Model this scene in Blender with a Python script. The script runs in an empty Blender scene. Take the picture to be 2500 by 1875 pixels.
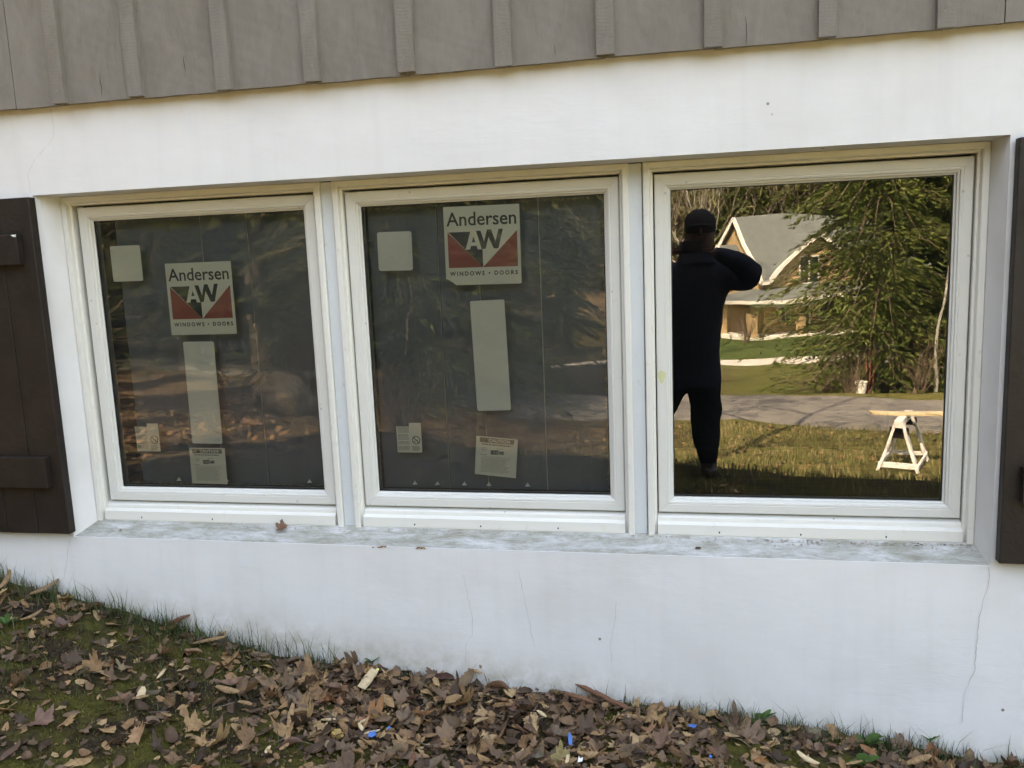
import bpy, bmesh, math, random
import numpy as np
from mathutils import Vector, Matrix, noise
from math import radians as RAD, sin, cos, pi
random.seed(7)
rng = np.random.default_rng(7)
SC = bpy.context.scene
COL = SC.collection

# ------------------------------------------------------------------ camera
CAM = Vector((2.12756, -2.65359, 0.81953))
RM = Matrix(((0.97915052, -0.20295595, 0.00855281),
             (0.1991478, 0.96737732, 0.15659271),
             (-0.04005521, -0.15162456, 0.98762623)))      # columns: right, forward, up
FOC = 2066.4735
cd = bpy.data.cameras.new('camera'); cam = bpy.data.objects.new('camera', cd); COL.objects.link(cam)
_r, _f, _u = RM.col[0], RM.col[1], RM.col[2]
m = Matrix((( _r.x, _u.x, -_f.x), (_r.y, _u.y, -_f.y), (_r.z, _u.z, -_f.z)))
cam.matrix_world = Matrix.Translation(CAM) @ m.to_4x4()
cd.sensor_width = 36.0; cd.lens = 36.0 * FOC / 2500.0
cd.clip_start = 0.01; cd.clip_end = 1500
SC.camera = cam
# ------------------------------------------------------------------ sky, sun, exposure
SUN_EL, SUN_AZ = RAD(48), RAD(-20)          # azimuth from +Y, negative towards -X
w = bpy.data.worlds.new('World'); SC.world = w; w.use_nodes = True
nt = w.node_tree; bg = nt.nodes['Background']
sky = nt.nodes.new('ShaderNodeTexSky'); sky.sky_type = 'NISHITA'; sky.sun_disc = False
sky.sun_elevation = SUN_EL; sky.sun_rotation = SUN_AZ
sky.air_density = 1.0; sky.dust_density = 2.5; sky.ozone_density = 0.6
nt.links.new(sky.outputs[0], bg.inputs[0]); bg.inputs[1].default_value = 0.15
sl = bpy.data.lights.new('sun', 'SUN'); sl.energy = 2.8; sl.angle = RAD(0.53); sl.color = (1.0, 0.94, 0.84)
so = bpy.data.objects.new('sun', sl); COL.objects.link(so)
sd = Vector((sin(SUN_AZ) * cos(SUN_EL), cos(SUN_AZ) * cos(SUN_EL), sin(SUN_EL)))
so.rotation_euler = sd.to_track_quat('Z', 'Y').to_euler()
so.location = (0, 20, 30)
vs = SC.view_settings
vs.view_transform = 'Standard'; vs.look = 'None'; vs.gamma = 1; vs.use_curve_mapping = False
vs.exposure = 3.70
try:
    vs.use_white_balance = True; vs.white_balance_temperature = 9600; vs.white_balance_tint = 14
except Exception: pass
SC.render.engine = 'CYCLES'
SC.cycles.use_denoising = True
SC.cycles.max_bounces = 6; SC.cycles.transparent_max_bounces = 12
SC.cycles.use_adaptive_sampling = True; SC.cycles.adaptive_threshold = .02
SC.cycles.diffuse_bounces = 3; SC.cycles.glossy_bounces = 3; SC.cycles.transmission_bounces = 3
SC.cycles.caustics_reflective = False; SC.cycles.caustics_refractive = False

# ------------------------------------------------------------------ object helpers
def tag(o, label=None, cat=None, group=None, kind=None):
    if label: o['label'] = label
    if cat: o['category'] = cat
    if group: o['group'] = group
    if kind: o['kind'] = kind
    return o
def empty(name, loc=(0, 0, 0), rz=0, label=None, cat=None, group=None):
    o = bpy.data.objects.new(name, None); COL.objects.link(o)
    o.location = loc; o.rotation_euler = (0, 0, rz); o.empty_display_size = .1
    return tag(o, label, cat, group)
def link(name, me, mat=None, parent=None, smooth=False):
    o = bpy.data.objects.new(name, me); COL.objects.link(o)
    if mat is not None and len(me.materials) == 0:
        for k in (mat if isinstance(mat, (list, tuple)) else [mat]): me.materials.append(k)
    if parent: o.parent = parent
    if smooth: me.shade_smooth()
    return o
class MB:
    def __init__(s): s.v = []; s.f = []; s.m = []
    def add(s, vs, fs, mi=0):
        n = len(s.v); s.v += [tuple(v) for v in vs]; s.f += [tuple(n + i for i in f) for f in fs]; s.m += [mi] * len(fs)
        return s
    def box(s, a, b, mi=0, M=None):
        x0, y0, z0 = a; x1, y1, z1 = b
        v = [(x0,y0,z0),(x1,y0,z0),(x1,y1,z0),(x0,y1,z0),(x0,y0,z1),(x1,y0,z1),(x1,y1,z1),(x0,y1,z1)]
        if M is not None: v = [M @ Vector(p) for p in v]
        return s.add(v, [(0,3,2,1),(4,5,6,7),(0,1,5,4),(1,2,6,5),(2,3,7,6),(3,0,4,7)], mi)
    def tube(s, pts, rad, n=6, mi=0, cap=True):
        pts = [Vector(p) for p in pts]
        if not isinstance(rad, (list, tuple)): rad = [rad] * len(pts)
        base = len(s.v); up = Vector((.13, .27, .95))
        for i, p in enumerate(pts):
            d = (pts[min(i+1, len(pts)-1)] - pts[max(i-1, 0)]); d = d.normalized() if d.length > 1e-9 else Vector((0,0,1))
            a = d.cross(up); a = a.normalized() if a.length > 1e-3 else Vector((1,0,0)); b = d.cross(a)
            for k in range(n):
                t = 2*pi*k/n; s.v.append(tuple(p + (a*cos(t) + b*sin(t))*rad[i]))
        for i in range(len(pts)-1):
            for k in range(n):
                k2 = (k+1) % n; s.f.append((base+i*n+k, base+i*n+k2, base+(i+1)*n+k2, base+(i+1)*n+k)); s.m.append(mi)
        if cap and n > 2:
            s.f.append(tuple(base+k for k in range(n))[::-1]); s.m.append(mi)
            s.f.append(tuple(base+(len(pts)-1)*n+k for k in range(n))); s.m.append(mi)
        return s
    def mesh(s, name):
        me = bpy.data.meshes.new(name); me.from_pydata(s.v, [], s.f)
        if any(s.m): me.polygons.foreach_set('material_index', s.m)
        me.update(); return me
    def build(s, name, mat=None, parent=None, smooth=False):
        return link(name, s.mesh(name), mat, parent, smooth)
def bevel(me, w=.002, seg=2, ang=35):
    bm = bmesh.new(); bm.from_mesh(me)
    bmesh.ops.remove_doubles(bm, verts=bm.verts, dist=1e-6)
    es = [e for e in bm.edges if len(e.link_faces) == 2 and e.calc_face_angle(0) > RAD(ang)]
    bmesh.ops.bevel(bm, geom=es, offset=w, segments=seg, affect='EDGES', profile=.6, clamp_overlap=True)
    bm.to_mesh(me); bm.free(); return me
def tri_mesh(name, V, F):
    """numpy verts (n,3), tris (m,3)"""
    me = bpy.data.meshes.new(name); nv, nf = len(V), len(F)
    me.vertices.add(nv); me.vertices.foreach_set('co', np.asarray(V, 'f').ravel())
    me.loops.add(nf*3); me.loops.foreach_set('vertex_index', np.asarray(F, 'i').ravel())
    me.polygons.add(nf); me.polygons.foreach_set('loop_start', np.arange(0, nf*3, 3, dtype='i'))
    me.update(calc_edges=True); return me
def copy_tree(o, parent=None):
    c = o.copy(); COL.objects.link(c); c.parent = parent
    for ch in list(o.children): copy_tree(ch, c)
    return c

# ------------------------------------------------------------------ material helpers
class NB:
    def __init__(s, name):
        s.mat = bpy.data.materials.new(name); s.mat.use_nodes = True
        s.nt = s.mat.node_tree; s.p = s.nt.nodes['Principled BSDF']; s.out = s.nt.nodes['Material Output']
    def n(s, typ, **k):
        nd = s.nt.nodes.new(typ)
        for a, b in k.items():
            if a.startswith('i_'):
                key = a[2:]; key = int(key) if key.isdigit() else key.replace('_', ' ')
                nd.inputs[key].default_value = b
            else: setattr(nd, a, b)
        return nd
    def l(s, a, b): s.nt.links.new(a, b)
    def pos(s): return s.n('ShaderNodeNewGeometry').outputs['Position']
    def objco(s): return s.n('ShaderNodeTexCoord').outputs['Object']
    def map(s, vec, scale=(1,1,1), rot=(0,0,0), loc=(0,0,0)):
        m = s.n('ShaderNodeMapping'); m.inputs['Scale'].default_value = scale; m.inputs['Rotation'].default_value = rot
        m.inputs['Location'].default_value = loc; s.l(vec, m.inputs['Vector']); return m.outputs[0]
    def noise(s, vec, scale=5, detail=4, rough=.6, dist=0.0):
        t = s.n('ShaderNodeTexNoise'); t.inputs['Scale'].default_value = scale; t.inputs['Detail'].default_value = detail
        t.inputs['Roughness'].default_value = rough; t.inputs['Distortion'].default_value = dist
        if vec is not None: s.l(vec, t.inputs['Vector'])
        return t.outputs['Fac']
    def ramp(s, fac, stops, interp='LINEAR'):
        r = s.n('ShaderNodeValToRGB'); r.color_ramp.interpolation = interp; e = r.color_ramp.elements
        while len(e) < len(stops): e.new(.5)
        for i, (p, c) in enumerate(stops):
            e[i].position = p; e[i].color = (c[0], c[1], c[2], 1) if isinstance(c, (tuple, list)) else (c, c, c, 1)
        s.l(fac, r.inputs[0]); return r.outputs[0]
    def mix(s, fac, a, b, mode='MIX'):
        m = s.n('ShaderNodeMix'); m.data_type = 'RGBA'; m.blend_type = mode; m.clamp_factor = True
        for sock, v in ((m.inputs[0], fac), (m.inputs[6], a), (m.inputs[7], b)):
            if hasattr(v, 'links') or isinstance(v, bpy.types.NodeSocket): s.l(v, sock)
            elif isinstance(v, (tuple, list)): sock.default_value = (v[0], v[1], v[2], 1)
            else: sock.default_value = v
        return m.outputs[2]
    def math(s, op, a, b=None, clamp=False):
        m = s.n('ShaderNodeMath'); m.operation = op; m.use_clamp = clamp
        for i, v in enumerate((a, b)):
            if v is None: continue
            if isinstance(v, bpy.types.NodeSocket): s.l(v, m.inputs[i])
            else: m.inputs[i].default_value = v
        return m.outputs[0]
    def xyz(s, vec):
        q = s.n('ShaderNodeSeparateXYZ'); s.l(vec, q.inputs[0]); return q.outputs
    def bump(s, h, strength=.3, dist=.01, prev=None):
        b = s.n('ShaderNodeBump'); b.inputs['Strength'].default_value = strength; b.inputs['Distance'].default_value = dist
        s.l(h, b.inputs['Height'])
        if prev is not None: s.l(prev, b.inputs['Normal'])
        return b.outputs[0]
    def fin(s, col=None, rough=.6, normal=None, spec=.3, metal=0):
        if col is not None:
            if isinstance(col, (tuple, list)): s.p.inputs['Base Color'].default_value = (*col[:3], 1)
            else: s.l(col, s.p.inputs['Base Color'])
        if isinstance(rough, (int, float)): s.p.inputs['Roughness'].default_value = rough
        else: s.l(rough, s.p.inputs['Roughness'])
        s.p.inputs['Specular IOR Level'].default_value = spec; s.p.inputs['Metallic'].default_value = metal
        if normal is not None: s.l(normal, s.p.inputs['Normal'])
        return s.mat
def simple(name, col, rough=.6, var=.12, scale=20, bump=.1, spec=.3, metal=0, bd=.002):
    b = NB(name); o = b.objco(); f = b.noise(o, scale, 5, .6)
    lo = tuple(c*(1-var) for c in col); hi = tuple(min(1, c*(1+var)) for c in col)
    return b.fin(b.ramp(f, [(.3, lo), (.7, hi)]), rough, b.bump(b.noise(o, scale*3, 4), bump, bd), spec, metal)

# wall line of the ground
WX = [-12, -3, -1.4, -.48, -.01, .35, .70, 1.10, 1.52, 1.91, 2.29, 2.67, 3.03, 3.6, 6, 12]
WZ = [.25, -.12, -.27, -.345, -.435, -.525, -.595, -.625, -.664, -.68, -.708, -.742, -.80, -.82, -.90, -1.0]
def smooth(a, b, x):
    t = np.clip((x-a)/(b-a), 0, 1); return t*t*(3-2*t)
PD = [0, 3.2, 3.5, 5.3, 7.6, 13.1, 17.1, 19, 21, 24, 42, 62, 76, 92, 125, 200, 400]
PZ = [0, -.05, -.12, -1.0, -1.17, -1.72, -1.90, -2.2, -2.6, -2.85, -4.47, -5.62, -5.3, -1.5, 16, 52, 70]
LD = [0, 3, 6, 10, 16, 24, 42, 62, 76, 92, 125, 200, 400]
LZ = [0, -.15, -.35, -.6, -.95, -1.9, -4.6, -5.8, -5.3, -1.0, 17, 52, 70]
def ground(x, y):
    x = np.asarray(x, float); y = np.asarray(y, float); D = np.maximum(-y, 0)
    zw = np.interp(x, WX, WZ); far = smooth(1.0, 9.0, D)
    base = zw*(1-far) + (-.73)*far
    right = np.interp(D, PD, PZ); left = np.interp(D, LD, LZ)
    k = smooth(-.6, -4.5, x)
    z = base + right*(1-k) + left*k
    z = z + .9*smooth(-6, -25, x)*smooth(2, 12, D)*(1-smooth(30, 60, D)) + 9*smooth(-14, -60, x)*smooth(0, 20, D+20)*(1-smooth(60, 110, D))
    z = z + 10*smooth(22, 70, x)*(1-smooth(60, 110, D))
    inside = smooth(0.02, .35, y)*(1-smooth(7.6, 8.2, y))*smooth(-1.75, -1.5, x)*(1-smooth(9.2, 9.6, x))
    z = z - 2.2*inside
    # roughness of the ground
    return z
def gz(x, y): return float(ground(x, y))
def spot(px, py, lift=0.0):
    """where the sight line through this picture point meets the near ground"""
    x, y = px*1.1302, py*1.1302
    d = RM @ Vector(((x-1250)/FOC, 1, -(y-937.5)/FOC))
    t = 2.4
    for _ in range(400):
        p = CAM + d*t
        if p.z < gz(p.x, p.y) + lift or p.y > -.004: break
        t += .003
    return p

# ------------------------------------------------------------------ materials
def mat_stucco():
    b = NB('white_painted_stucco'); P = b.pos(); x, y, z = b.xyz(P)
    big = b.noise(P, 2.2, 4, .55); fine = b.noise(b.map(P, (9, 9, 22)), 1.0, 6, .65)
    col = b.ramp(big, [(.3, (.70, .69, .665)), (.5, (.765, .76, .745)), (.7, (.80, .795, .78))])
    col = b.mix(b.math('MULTIPLY', fine, .22), col, (.60, .59, .57))
    # rusty tan weeping just under the siding
    edge = b.math('MULTIPLY', b.math('SUBTRACT', z, 1.25), 1/.14, True)
    wob = b.ramp(b.noise(b.map(P, (5, 1, 1)), 1.0, 3, .6), [(.38, 0.1), (.68, 1)])
    col = b.mix(b.math('MULTIPLY', b.math('MULTIPLY', b.math('POWER', edge, 3.0), wob), .8), col, (.50, .40, .26))
    # soil splash low down
    gl = b.math('ADD', b.math('ADD', z, b.math('MULTIPLY', x, .125)), .43)
    low = b.math('SUBTRACT', 1.0, b.math('MULTIPLY', gl, 1/.17, True), True)
    sp = b.ramp(b.noise(P, 14, 5, .7), [(.35, .15), (.7, 1)])
    col = b.mix(b.math('MULTIPLY', b.math('MULTIPLY', low, low), b.math('MULTIPLY', sp, .75)), col, (.36, .32, .22))
    # faint vertical run marks and specks
    run = b.ramp(b.noise(b.map(P, (16, 1, .7)), 1.0, 4, .6), [(.52, 0), (.75, 1)])
    col = b.mix(b.math('MULTIPLY', run, .10), col, (.45, .45, .42))
    spk = b.n('ShaderNodeTexVoronoi'); spk.inputs['Scale'].default_value = 7.5; b.l(P, spk.inputs['Vector'])
    sk = b.ramp(spk.outputs['Distance'], [(.0, 1), (.028, 1), (.045, 0)])
    sel = b.ramp(b.n('ShaderNodeTexWhiteNoise').outputs['Value'], [(0, 0), (1, 0)])
    wn = b.xyz(spk.outputs['Color'])[0]
    col = b.mix(b.math('MULTIPLY', sk, b.math('GREATER_THAN', wn, .70)), col, (.22, .19, .15))
    n1 = b.bump(b.noise(b.map(P, (3, 3, 6)), 1.0, 3, .5), .18, .02)
    brk = b.noise(b.map(P, (14, 14, 70)), 1.0, 5, .7, .6)
    brk = b.math('MULTIPLY', brk, b.ramp(b.noise(P, 3.1, 3, .6), [(.42, .1), (.66, 1)]))
    n2 = b.bump(brk, .30, .003, n1)
    n3 = b.bump(b.noise(P, 300, 3, .6), .15, .001, n2)
    return b.fin(col, .75, n3, .25)
def mat_sill():
    b = NB('weathered_painted_sill'); P = b.pos()
    f = b.noise(b.map(P, (7, 22, 22)), 1.0, 8, .75, .3); g = b.noise(b.map(P, (28, 80, 60)), 1.0, 6, .75)
    col = b.ramp(f, [(.30, (.24, .23, .17)), (.44, (.37, .365, .32)), (.56, (.50, .50, .48)), (.74, (.68, .68, .67))])
    col = b.mix(b.ramp(g, [(.50, 0), (.68, .75)]), col, (.26, .27, .21))
    return b.fin(col, .8, b.bump(g, .5, .003), .2)
def mat_vinyl(name, c, dirt=.5):
    b = NB(name); P = b.pos()
    f = b.noise(P, 3, 4, .6); col = b.ramp(f, [(.3, tuple(v*.96 for v in c)), (.7, c)])
    g = b.ramp(b.noise(b.map(P, (30, 30, 30)), 1.0, 7, .75), [(.58, 0), (.72, 1)])
    col = b.mix(b.math('MULTIPLY', g, dirt*.35), col, (.30, .28, .21))
    v = b.n('ShaderNodeTexVoronoi'); v.inputs['Scale'].default_value = 16; b.l(P, v.inputs['Vector'])
    s = b.math('MULTIPLY', b.ramp(v.outputs['Distance'], [(0, 1), (.05, 1), (.08, 0)]), b.math('GREATER_THAN', b.xyz(v.outputs['Color'])[1], .72))
    col = b.mix(b.math('MULTIPLY', s, dirt), col, (.14, .11, .08))
    return b.fin(col, .42, b.bump(b.noise(P, 30, 3), .06, .002), .4)
def mat_siding(name, along=True):
    b = NB(name); P = b.pos(); rnd = b.n('ShaderNodeObjectInfo').outputs['Random']
    off = b.n('ShaderNodeCombineXYZ'); b.l(b.math('MULTIPLY', rnd, 37), off.inputs[2]); b.l(b.math('MULTIPLY', rnd, 11), off.inputs[0])
    va = b.n('ShaderNodeVectorMath'); va.operation = 'ADD'; b.l(P, va.inputs[0]); b.l(off.outputs[0], va.inputs[1]); Q = va.outputs[0]
    g = b.noise(b.map(Q, (14, 14, 5)), 1.0, 6, .7, .8)
    col = b.ramp(g, [(.25, (.182, .160, .134)), (.5, (.222, .199, .170)), (.78, (.256, .233, .202))])
    h = b.noise(b.map(Q, (30, 30, 30)), 1.0, 5, .75)
    col = b.mix(b.ramp(h, [(.6, 0), (.78, .5)]), col, (.12, .11, .09))
    if along:      # rough sawn face: slanting saw marks and knots
        wv = b.n('ShaderNodeTexWave'); wv.inputs['Scale'].default_value = 9; wv.inputs['Distortion'].default_value = 6
        wv.inputs['Detail'].default_value = 3; wv.inputs['Detail Scale'].default_value = .6
        b.l(b.map(Q, (.45, 1, 1.6), (0, .5, 0)), wv.inputs['Vector']); hh = wv.outputs['Fac']; st, d = .10, .003
    else:          # fine cross cuts across the batten
        wv = b.n('ShaderNodeTexWave'); wv.bands_direction = 'Z'; wv.inputs['Scale'].default_value = 30
        wv.inputs['Distortion'].default_value = 9; wv.inputs['Detail'].default_value = 4
        b.l(b.map(Q, (.8, 1, 1)), wv.inputs['Vector']); hh = wv.outputs['Fac']; st, d = .13, .002
        col = b.mix(b.math('MULTIPLY', hh, .07), col, (.14, .13, .105))
    n1 = b.bump(hh, st, d); n2 = b.bump(b.noise(b.map(Q, (50, 50, 12)), 1.0, 5, .7), .5, .003, n1)
    return b.fin(col, .85, n2, .2)
def mat_wood(name, lo, hi, sc=(3, 3, 40), rough=.7):
    b = NB(name); o = b.objco(); f = b.noise(b.map(o, sc), 1.5, 6, .65, .4)
    return b.fin(b.ramp(f, [(.3, lo), (.7, hi)]), rough, b.bump(f, .3, .003), .25)
def mat_leaf(objcol=False):
    b = NB('dead_leaf'); g = b.n('ShaderNodeNewGeometry'); oi = b.n('ShaderNodeObjectInfo')
    r = b.math('FRACT', b.math('ADD', g.outputs['Random Per Island'], oi.outputs['Random']))
    col = b.ramp(r, [(0, (.045, .028, .018)), (.18, (.100, .060, .038)), (.36, (.190, .115, .068)), (.52, (.215, .138, .090)), (.66, (.27, .150, .072)), (.82, (.38, .225, .105)), (1, (.48, .33, .175))])
    if objcol: col = b.mix(b.math('MULTIPLY', b.math('FRACT', b.math('MULTIPLY', oi.outputs['Random'], 7.3)), .3), oi.outputs['Color'], col)
    P = b.pos(); f = b.noise(P, 55, 5, .7)
    col = b.mix(b.ramp(f, [(.35, .45), (.6, 0)]), col, (.035, .025, .018))
    v = b.noise(P, 190, 4, .6)
    m = b.fin(col, .62, b.bump(v, .4, .002), .3)
    # a little light through the blade
    tr = b.n('ShaderNodeBsdfTranslucent'); b.l(col, tr.inputs[0]); mx = b.n('ShaderNodeMixShader'); mx.inputs[0].default_value = .12
    b.l(b.p.outputs[0], mx.inputs[1]); b.l(tr.outputs[0], mx.inputs[2]); b.l(mx.outputs[0], b.out.inputs[0])
    return m
def mat_green(name, stops, trans=.25, rough=.6):
    b = NB(name); g = b.n('ShaderNodeNewGeometry'); oi = b.n('ShaderNodeObjectInfo')
    r = b.math('FRACT', b.math('ADD', g.outputs['Random Per Island'], b.math('MULTIPLY', oi.outputs['Random'], .35)))
    big = b.noise(b.pos(), .9, 2, .5)
    col = b.ramp(b.math('ADD', b.math('MULTIPLY', r, .6), b.math('MULTIPLY', b.math('SUBTRACT', big, .3), 1.0)), [(i/(len(stops)-1), c) for i, c in enumerate(stops)])
    b.fin(col, rough, None, .25)
    tr = b.n('ShaderNodeBsdfTranslucent'); b.l(col, tr.inputs[0]); mx = b.n('ShaderNodeMixShader'); mx.inputs[0].default_value = trans
    b.l(b.p.outputs[0], mx.inputs[1]); b.l(tr.outputs[0], mx.inputs[2]); b.l(mx.outputs[0], b.out.inputs[0])
    return b.mat
def mat_bark(name, lo, hi):
    b = NB(name); o = b.objco(); f = b.noise(b.map(o, (9, 9, 2)), 1.0, 6, .7)
    return b.fin(b.ramp(f, [(.3, lo), (.7, hi)]), .9, b.bump(f, .7, .03), .15)
def mat_glass(name, refl_ior, wav, wscale, dirt, rough=0.0):
    """front face: mirror reflection by Fresnel over clear glass; waviness of a real pane"""
    b = NB(name); P = b.pos(); nd = b.nt
    fr = b.n('ShaderNodeFresnel'); fr.inputs[0].default_value = refl_ior
    gl = b.n('ShaderNodeBsdfGlossy'); gl.inputs['Roughness'].default_value = rough
    gl.inputs[0].default_value = (1, 1, 1, 1)
    tr = b.n('ShaderNodeBsdfTransparent'); tr.inputs[0].default_value = (.91, .935, .92, 1)
    bp = b.bump(b.noise(b.map(P, (1, 1, 1.5)), wscale, 2, .5), 1.0, wav)
    b.l(bp, gl.inputs['Normal'])
    mx = b.n('ShaderNodeMixShader'); b.l(fr.outputs[0], mx.inputs[0]); b.l(tr.outputs[0], mx.inputs[1]); b.l(gl.outputs[0], mx.inputs[2])
    df = b.n('ShaderNodeBsdfDiffuse'); df.inputs[0].default_value = (.50, .51, .52, 1)
    m2 = b.n('ShaderNodeMixShader')
    dn = b.ramp(b.noise(b.map(P, (5, 5, 9)), 1.0, 6, .7), [(.35, dirt*.4), (.75, dirt)])
    b.l(dn, m2.inputs[0]); b.l(mx.outputs[0], m2.inputs[1]); b.l(df.outputs[0], m2.inputs[2]); b.l(m2.outputs[0], b.out.inputs[0])
    return b.mat
def mat_clear(name):
    b = NB(name); tr = b.n('ShaderNodeBsdfTransparent'); tr.inputs[0].default_value = (.95, .96, .95, 1)
    b.l(tr.outputs[0], b.out.inputs[0]); return b.mat
def mat_ground():
    b = NB('ground_cover'); P = b.pos(); at = b.n('ShaderNodeAttribute'); at.attribute_name = 'zone'
    r, g, bl = b.xyz(at.outputs['Vector'])
    n1 = b.noise(P, 5, 6, .7); n2 = b.noise(P, 38, 6, .75); n3 = b.noise(P, .7, 4, .6)
    soil = b.ramp(n2, [(.3, (.018, .013, .009)), (.55, (.048, .034, .022)), (.8, (.10, .072, .048))])
    moss = b.ramp(n2, [(.3, (.035, .032, .009)), (.7, (.115, .105, .026))])
    near = b.mix(b.ramp(n1, [(.42, 0), (.56, 1)]), soil, moss)
    lawn = b.ramp(b.math('ADD', b.math('MULTIPLY', n2, .5), b.math('MULTIPLY', n1, .5)), [(.3, (.045, .055, .015)), (.48, (.11, .115, .035)), (.6, (.19, .155, .075)), (.8, (.27, .21, .12))])
    green = b.ramp(n2, [(.3, (.038, .062, .020)), (.7, (.085, .118, .038))])
    brown = b.ramp(b.math('ADD', b.math('MULTIPLY', n2, .6), b.math('MULTIPLY', n3, .4)), [(.3, (.05, .035, .02)), (.5, (.12, .088, .054)), (.7, (.22, .17, .11))])
    col = b.mix(r, near, lawn); col = b.mix(g, col, green); col = b.mix(bl, col, brown)
    return b.fin(col, .95, b.bump(n2, .8, .02, b.bump(n1, .5, .05)), .1)
def mat_asphalt(name, lo, hi):
    b = NB(name); P = b.pos(); f = b.noise(P, 1.2, 5, .65); g = b.noise(P, 60, 4, .7)
    col = b.ramp(b.math('ADD', b.math('MULTIPLY', f, .6), b.math('MULTIPLY', g, .4)), [(.3, lo), (.7, hi)])
    return b.fin(col, .9, b.bump(g, .5, .01), .2)

M = dict(
 stucco=mat_stucco(), sill=mat_sill(), vinyl=mat_vinyl('cream_vinyl_frame', (.76, .745, .68), .7),
 sash=mat_vinyl('cream_sash', (.70, .69, .635), .35), mull=mat_vinyl('pale_blue_grey_strip', (.66, .695, .70), 1.0),
 board=mat_siding('taupe_board', True), batten=mat_siding('taupe_batten', False),
 shutter=simple('dark_brown_paint', (.021, .015, .012), .5, .3, 14, .5, .35, 0, .004),
 glass1=mat_glass('pane_glass_left', 1.75, .0015, 2.0, .03, .020), glass2=mat_glass('pane_glass_middle', 1.75, .0013, 1.8, .03, .018),
 glass3=mat_glass('pane_glass_right', 2.18, .0011, 1.7, .006), clear=mat_clear('clear_inner_face'),
 gasket=simple('black_gasket', (.02, .02, .022), .5), dark=simple('dark_room', (.05, .045, .04), .9),
 backing=simple('slate_backing_board', (.145, .165, .20), .7, .12, 3, .05),
 backline=simple('pale_seam', (.42, .42, .38), .7), fluff=simple('tan_fibre', (.42, .36, .20), .9, .3, 60),
 paper=simple('off_white_sticker', (.92, .92, .83), .5, .04, 5, .02), blank=simple('pale_grey_sticker', (.90, .92, .88), .5, .03, 5, .02),
 ink=simple('dark_grey_print', (.045, .055, .065), .5, .1), red=simple('faded_red_print', (.42, .10, .085), .5, .08),
 greyprint=simple('grey_print', (.20, .22, .20), .5, .1), faint=simple('faint_print', (.40, .42, .38), .5, .1),
 leaf=mat_leaf(), leafo=mat_leaf(True), crack=simple('crack_grey', (.50, .48, .44), .9),
 grass=mat_green('grass_blade', [(.02, .035, .012), (.045, .068, .022), (.075, .105, .035), (.19, .17, .09)]),
 drygrass=mat_green('lawn_blade', [(.055, .08, .022), (.15, .165, .055), (.29, .25, .12), (.44, .36, .21)]),
 moss=mat_green('moss', [(.035, .033, .009), (.085, .078, .016), (.15, .135, .025), (.20, .17, .045)], .1),
 weed=mat_green('weed_leaf', [(.03, .07, .02), (.06, .13, .03), (.09, .17, .05)]),
 needle=mat_green('hemlock_needles', [(.020, .034, .010), (.055, .085, .020), (.11, .14, .035), (.19, .21, .07)], .3),
 needle2=mat_green('dark_needles', [(.010, .018, .008), (.028, .044, .014), (.060, .080, .024), (.11, .125, .04)], .2),
 bud=mat_green('budding_twigs', [(.10, .085, .05), (.16, .14, .075), (.20, .20, .09), (.26, .24, .14)], .3),
 bark=mat_bark('grey_bark', (.07, .06, .05), (.17, .15, .125)), bark2=mat_bark('pale_bark', (.22, .21, .19), (.42, .41, .38)),
 twig=mat_bark('brown_twigs', (.10, .075, .055), (.20, .155, .12)),
 ground=mat_ground(), asphalt=mat_asphalt('weathered_asphalt', (.13, .125, .115), (.24, .23, .21)),
 concrete=mat_asphalt('pale_gravel_drive', (.42, .40, .36), (.62, .60, .55)),
 roofs=mat_asphalt('grey_green_shingles', (.10, .115, .112), (.15, .17, .163)),
 clap=None, white=simple('white_trim', (.78, .77, .72), .5, .04), winglass=simple('dark_window_glass', (.03, .035, .04), .08, .1, 3, 0, .8),
 chip=mat_wood('wood_chip', (.17, .10, .05), (.42, .27, .14), (30, 60, 30)), pale=mat_wood('fresh_wood', (.50, .37, .21), (.66, .52, .33), (20, 60, 20)),
 redbark=mat_wood('red_brown_bark', (.09, .04, .025), (.22, .105, .06), (25, 70, 25)),
 blue=simple('blue_tape', (.035, .15, .42), .5, .15), whitebit=simple('white_scrap', (.75, .75, .72), .5, .05),
 yellow=simple('pale_yellow_bud', (.75, .72, .22), .5, .1), rust=simple('orange_rust', (.42, .22, .07), .9, .3, 80),
 steel=simple('white_painted_wood', (.80, .80, .78), .6, .3, 12), plank=mat_wood('new_plank', (.52, .42, .25), (.70, .58, .38), (40, 4, 4)),
 navy=simple('navy_jacket', (.014, .018, .034), .8, .3, 8, .3, .15, 0, .01), jean=simple('black_jeans', (.008, .009, .013), .85, .25, 30, .2, .1),
 skin=simple('skin', (.12, .065, .05), .5, .08), black=simple('black_plastic', (.012, .012, .013), .35, .1), cap=simple('black_cap', (.010, .010, .012), .8, .2),
 stake=simple('reddish_stake', (.35, .12, .07), .7), rock=simple('tan_boulder', (.22, .18, .12), .9, .3, 4, .7, .2, 0, .05),
 inside=mat_wood('brown_inner_sill', (.09, .045, .028), (.17, .09, .055), (3, 30, 30)), lens=simple('lens_glass', (.02, .02, .03), .05, .1, 5, 0, .8),
)
def mat_clap():
    b = NB('tan_clapboard'); o = b.objco(); x, y, z = b.xyz(o)
    wv = b.math('FRACT', b.math('MULTIPLY', z, 1/.16))
    f = b.noise(b.map(o, (1, 1, 6)), 1.5, 4, .6)
    col = b.ramp(f, [(.3, (.45, .325, .185)), (.7, (.58, .43, .26))])
    return b.fin(col, .8, b.bump(wv, .8, .03), .2)
M['clap'] = mat_clap()

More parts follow.
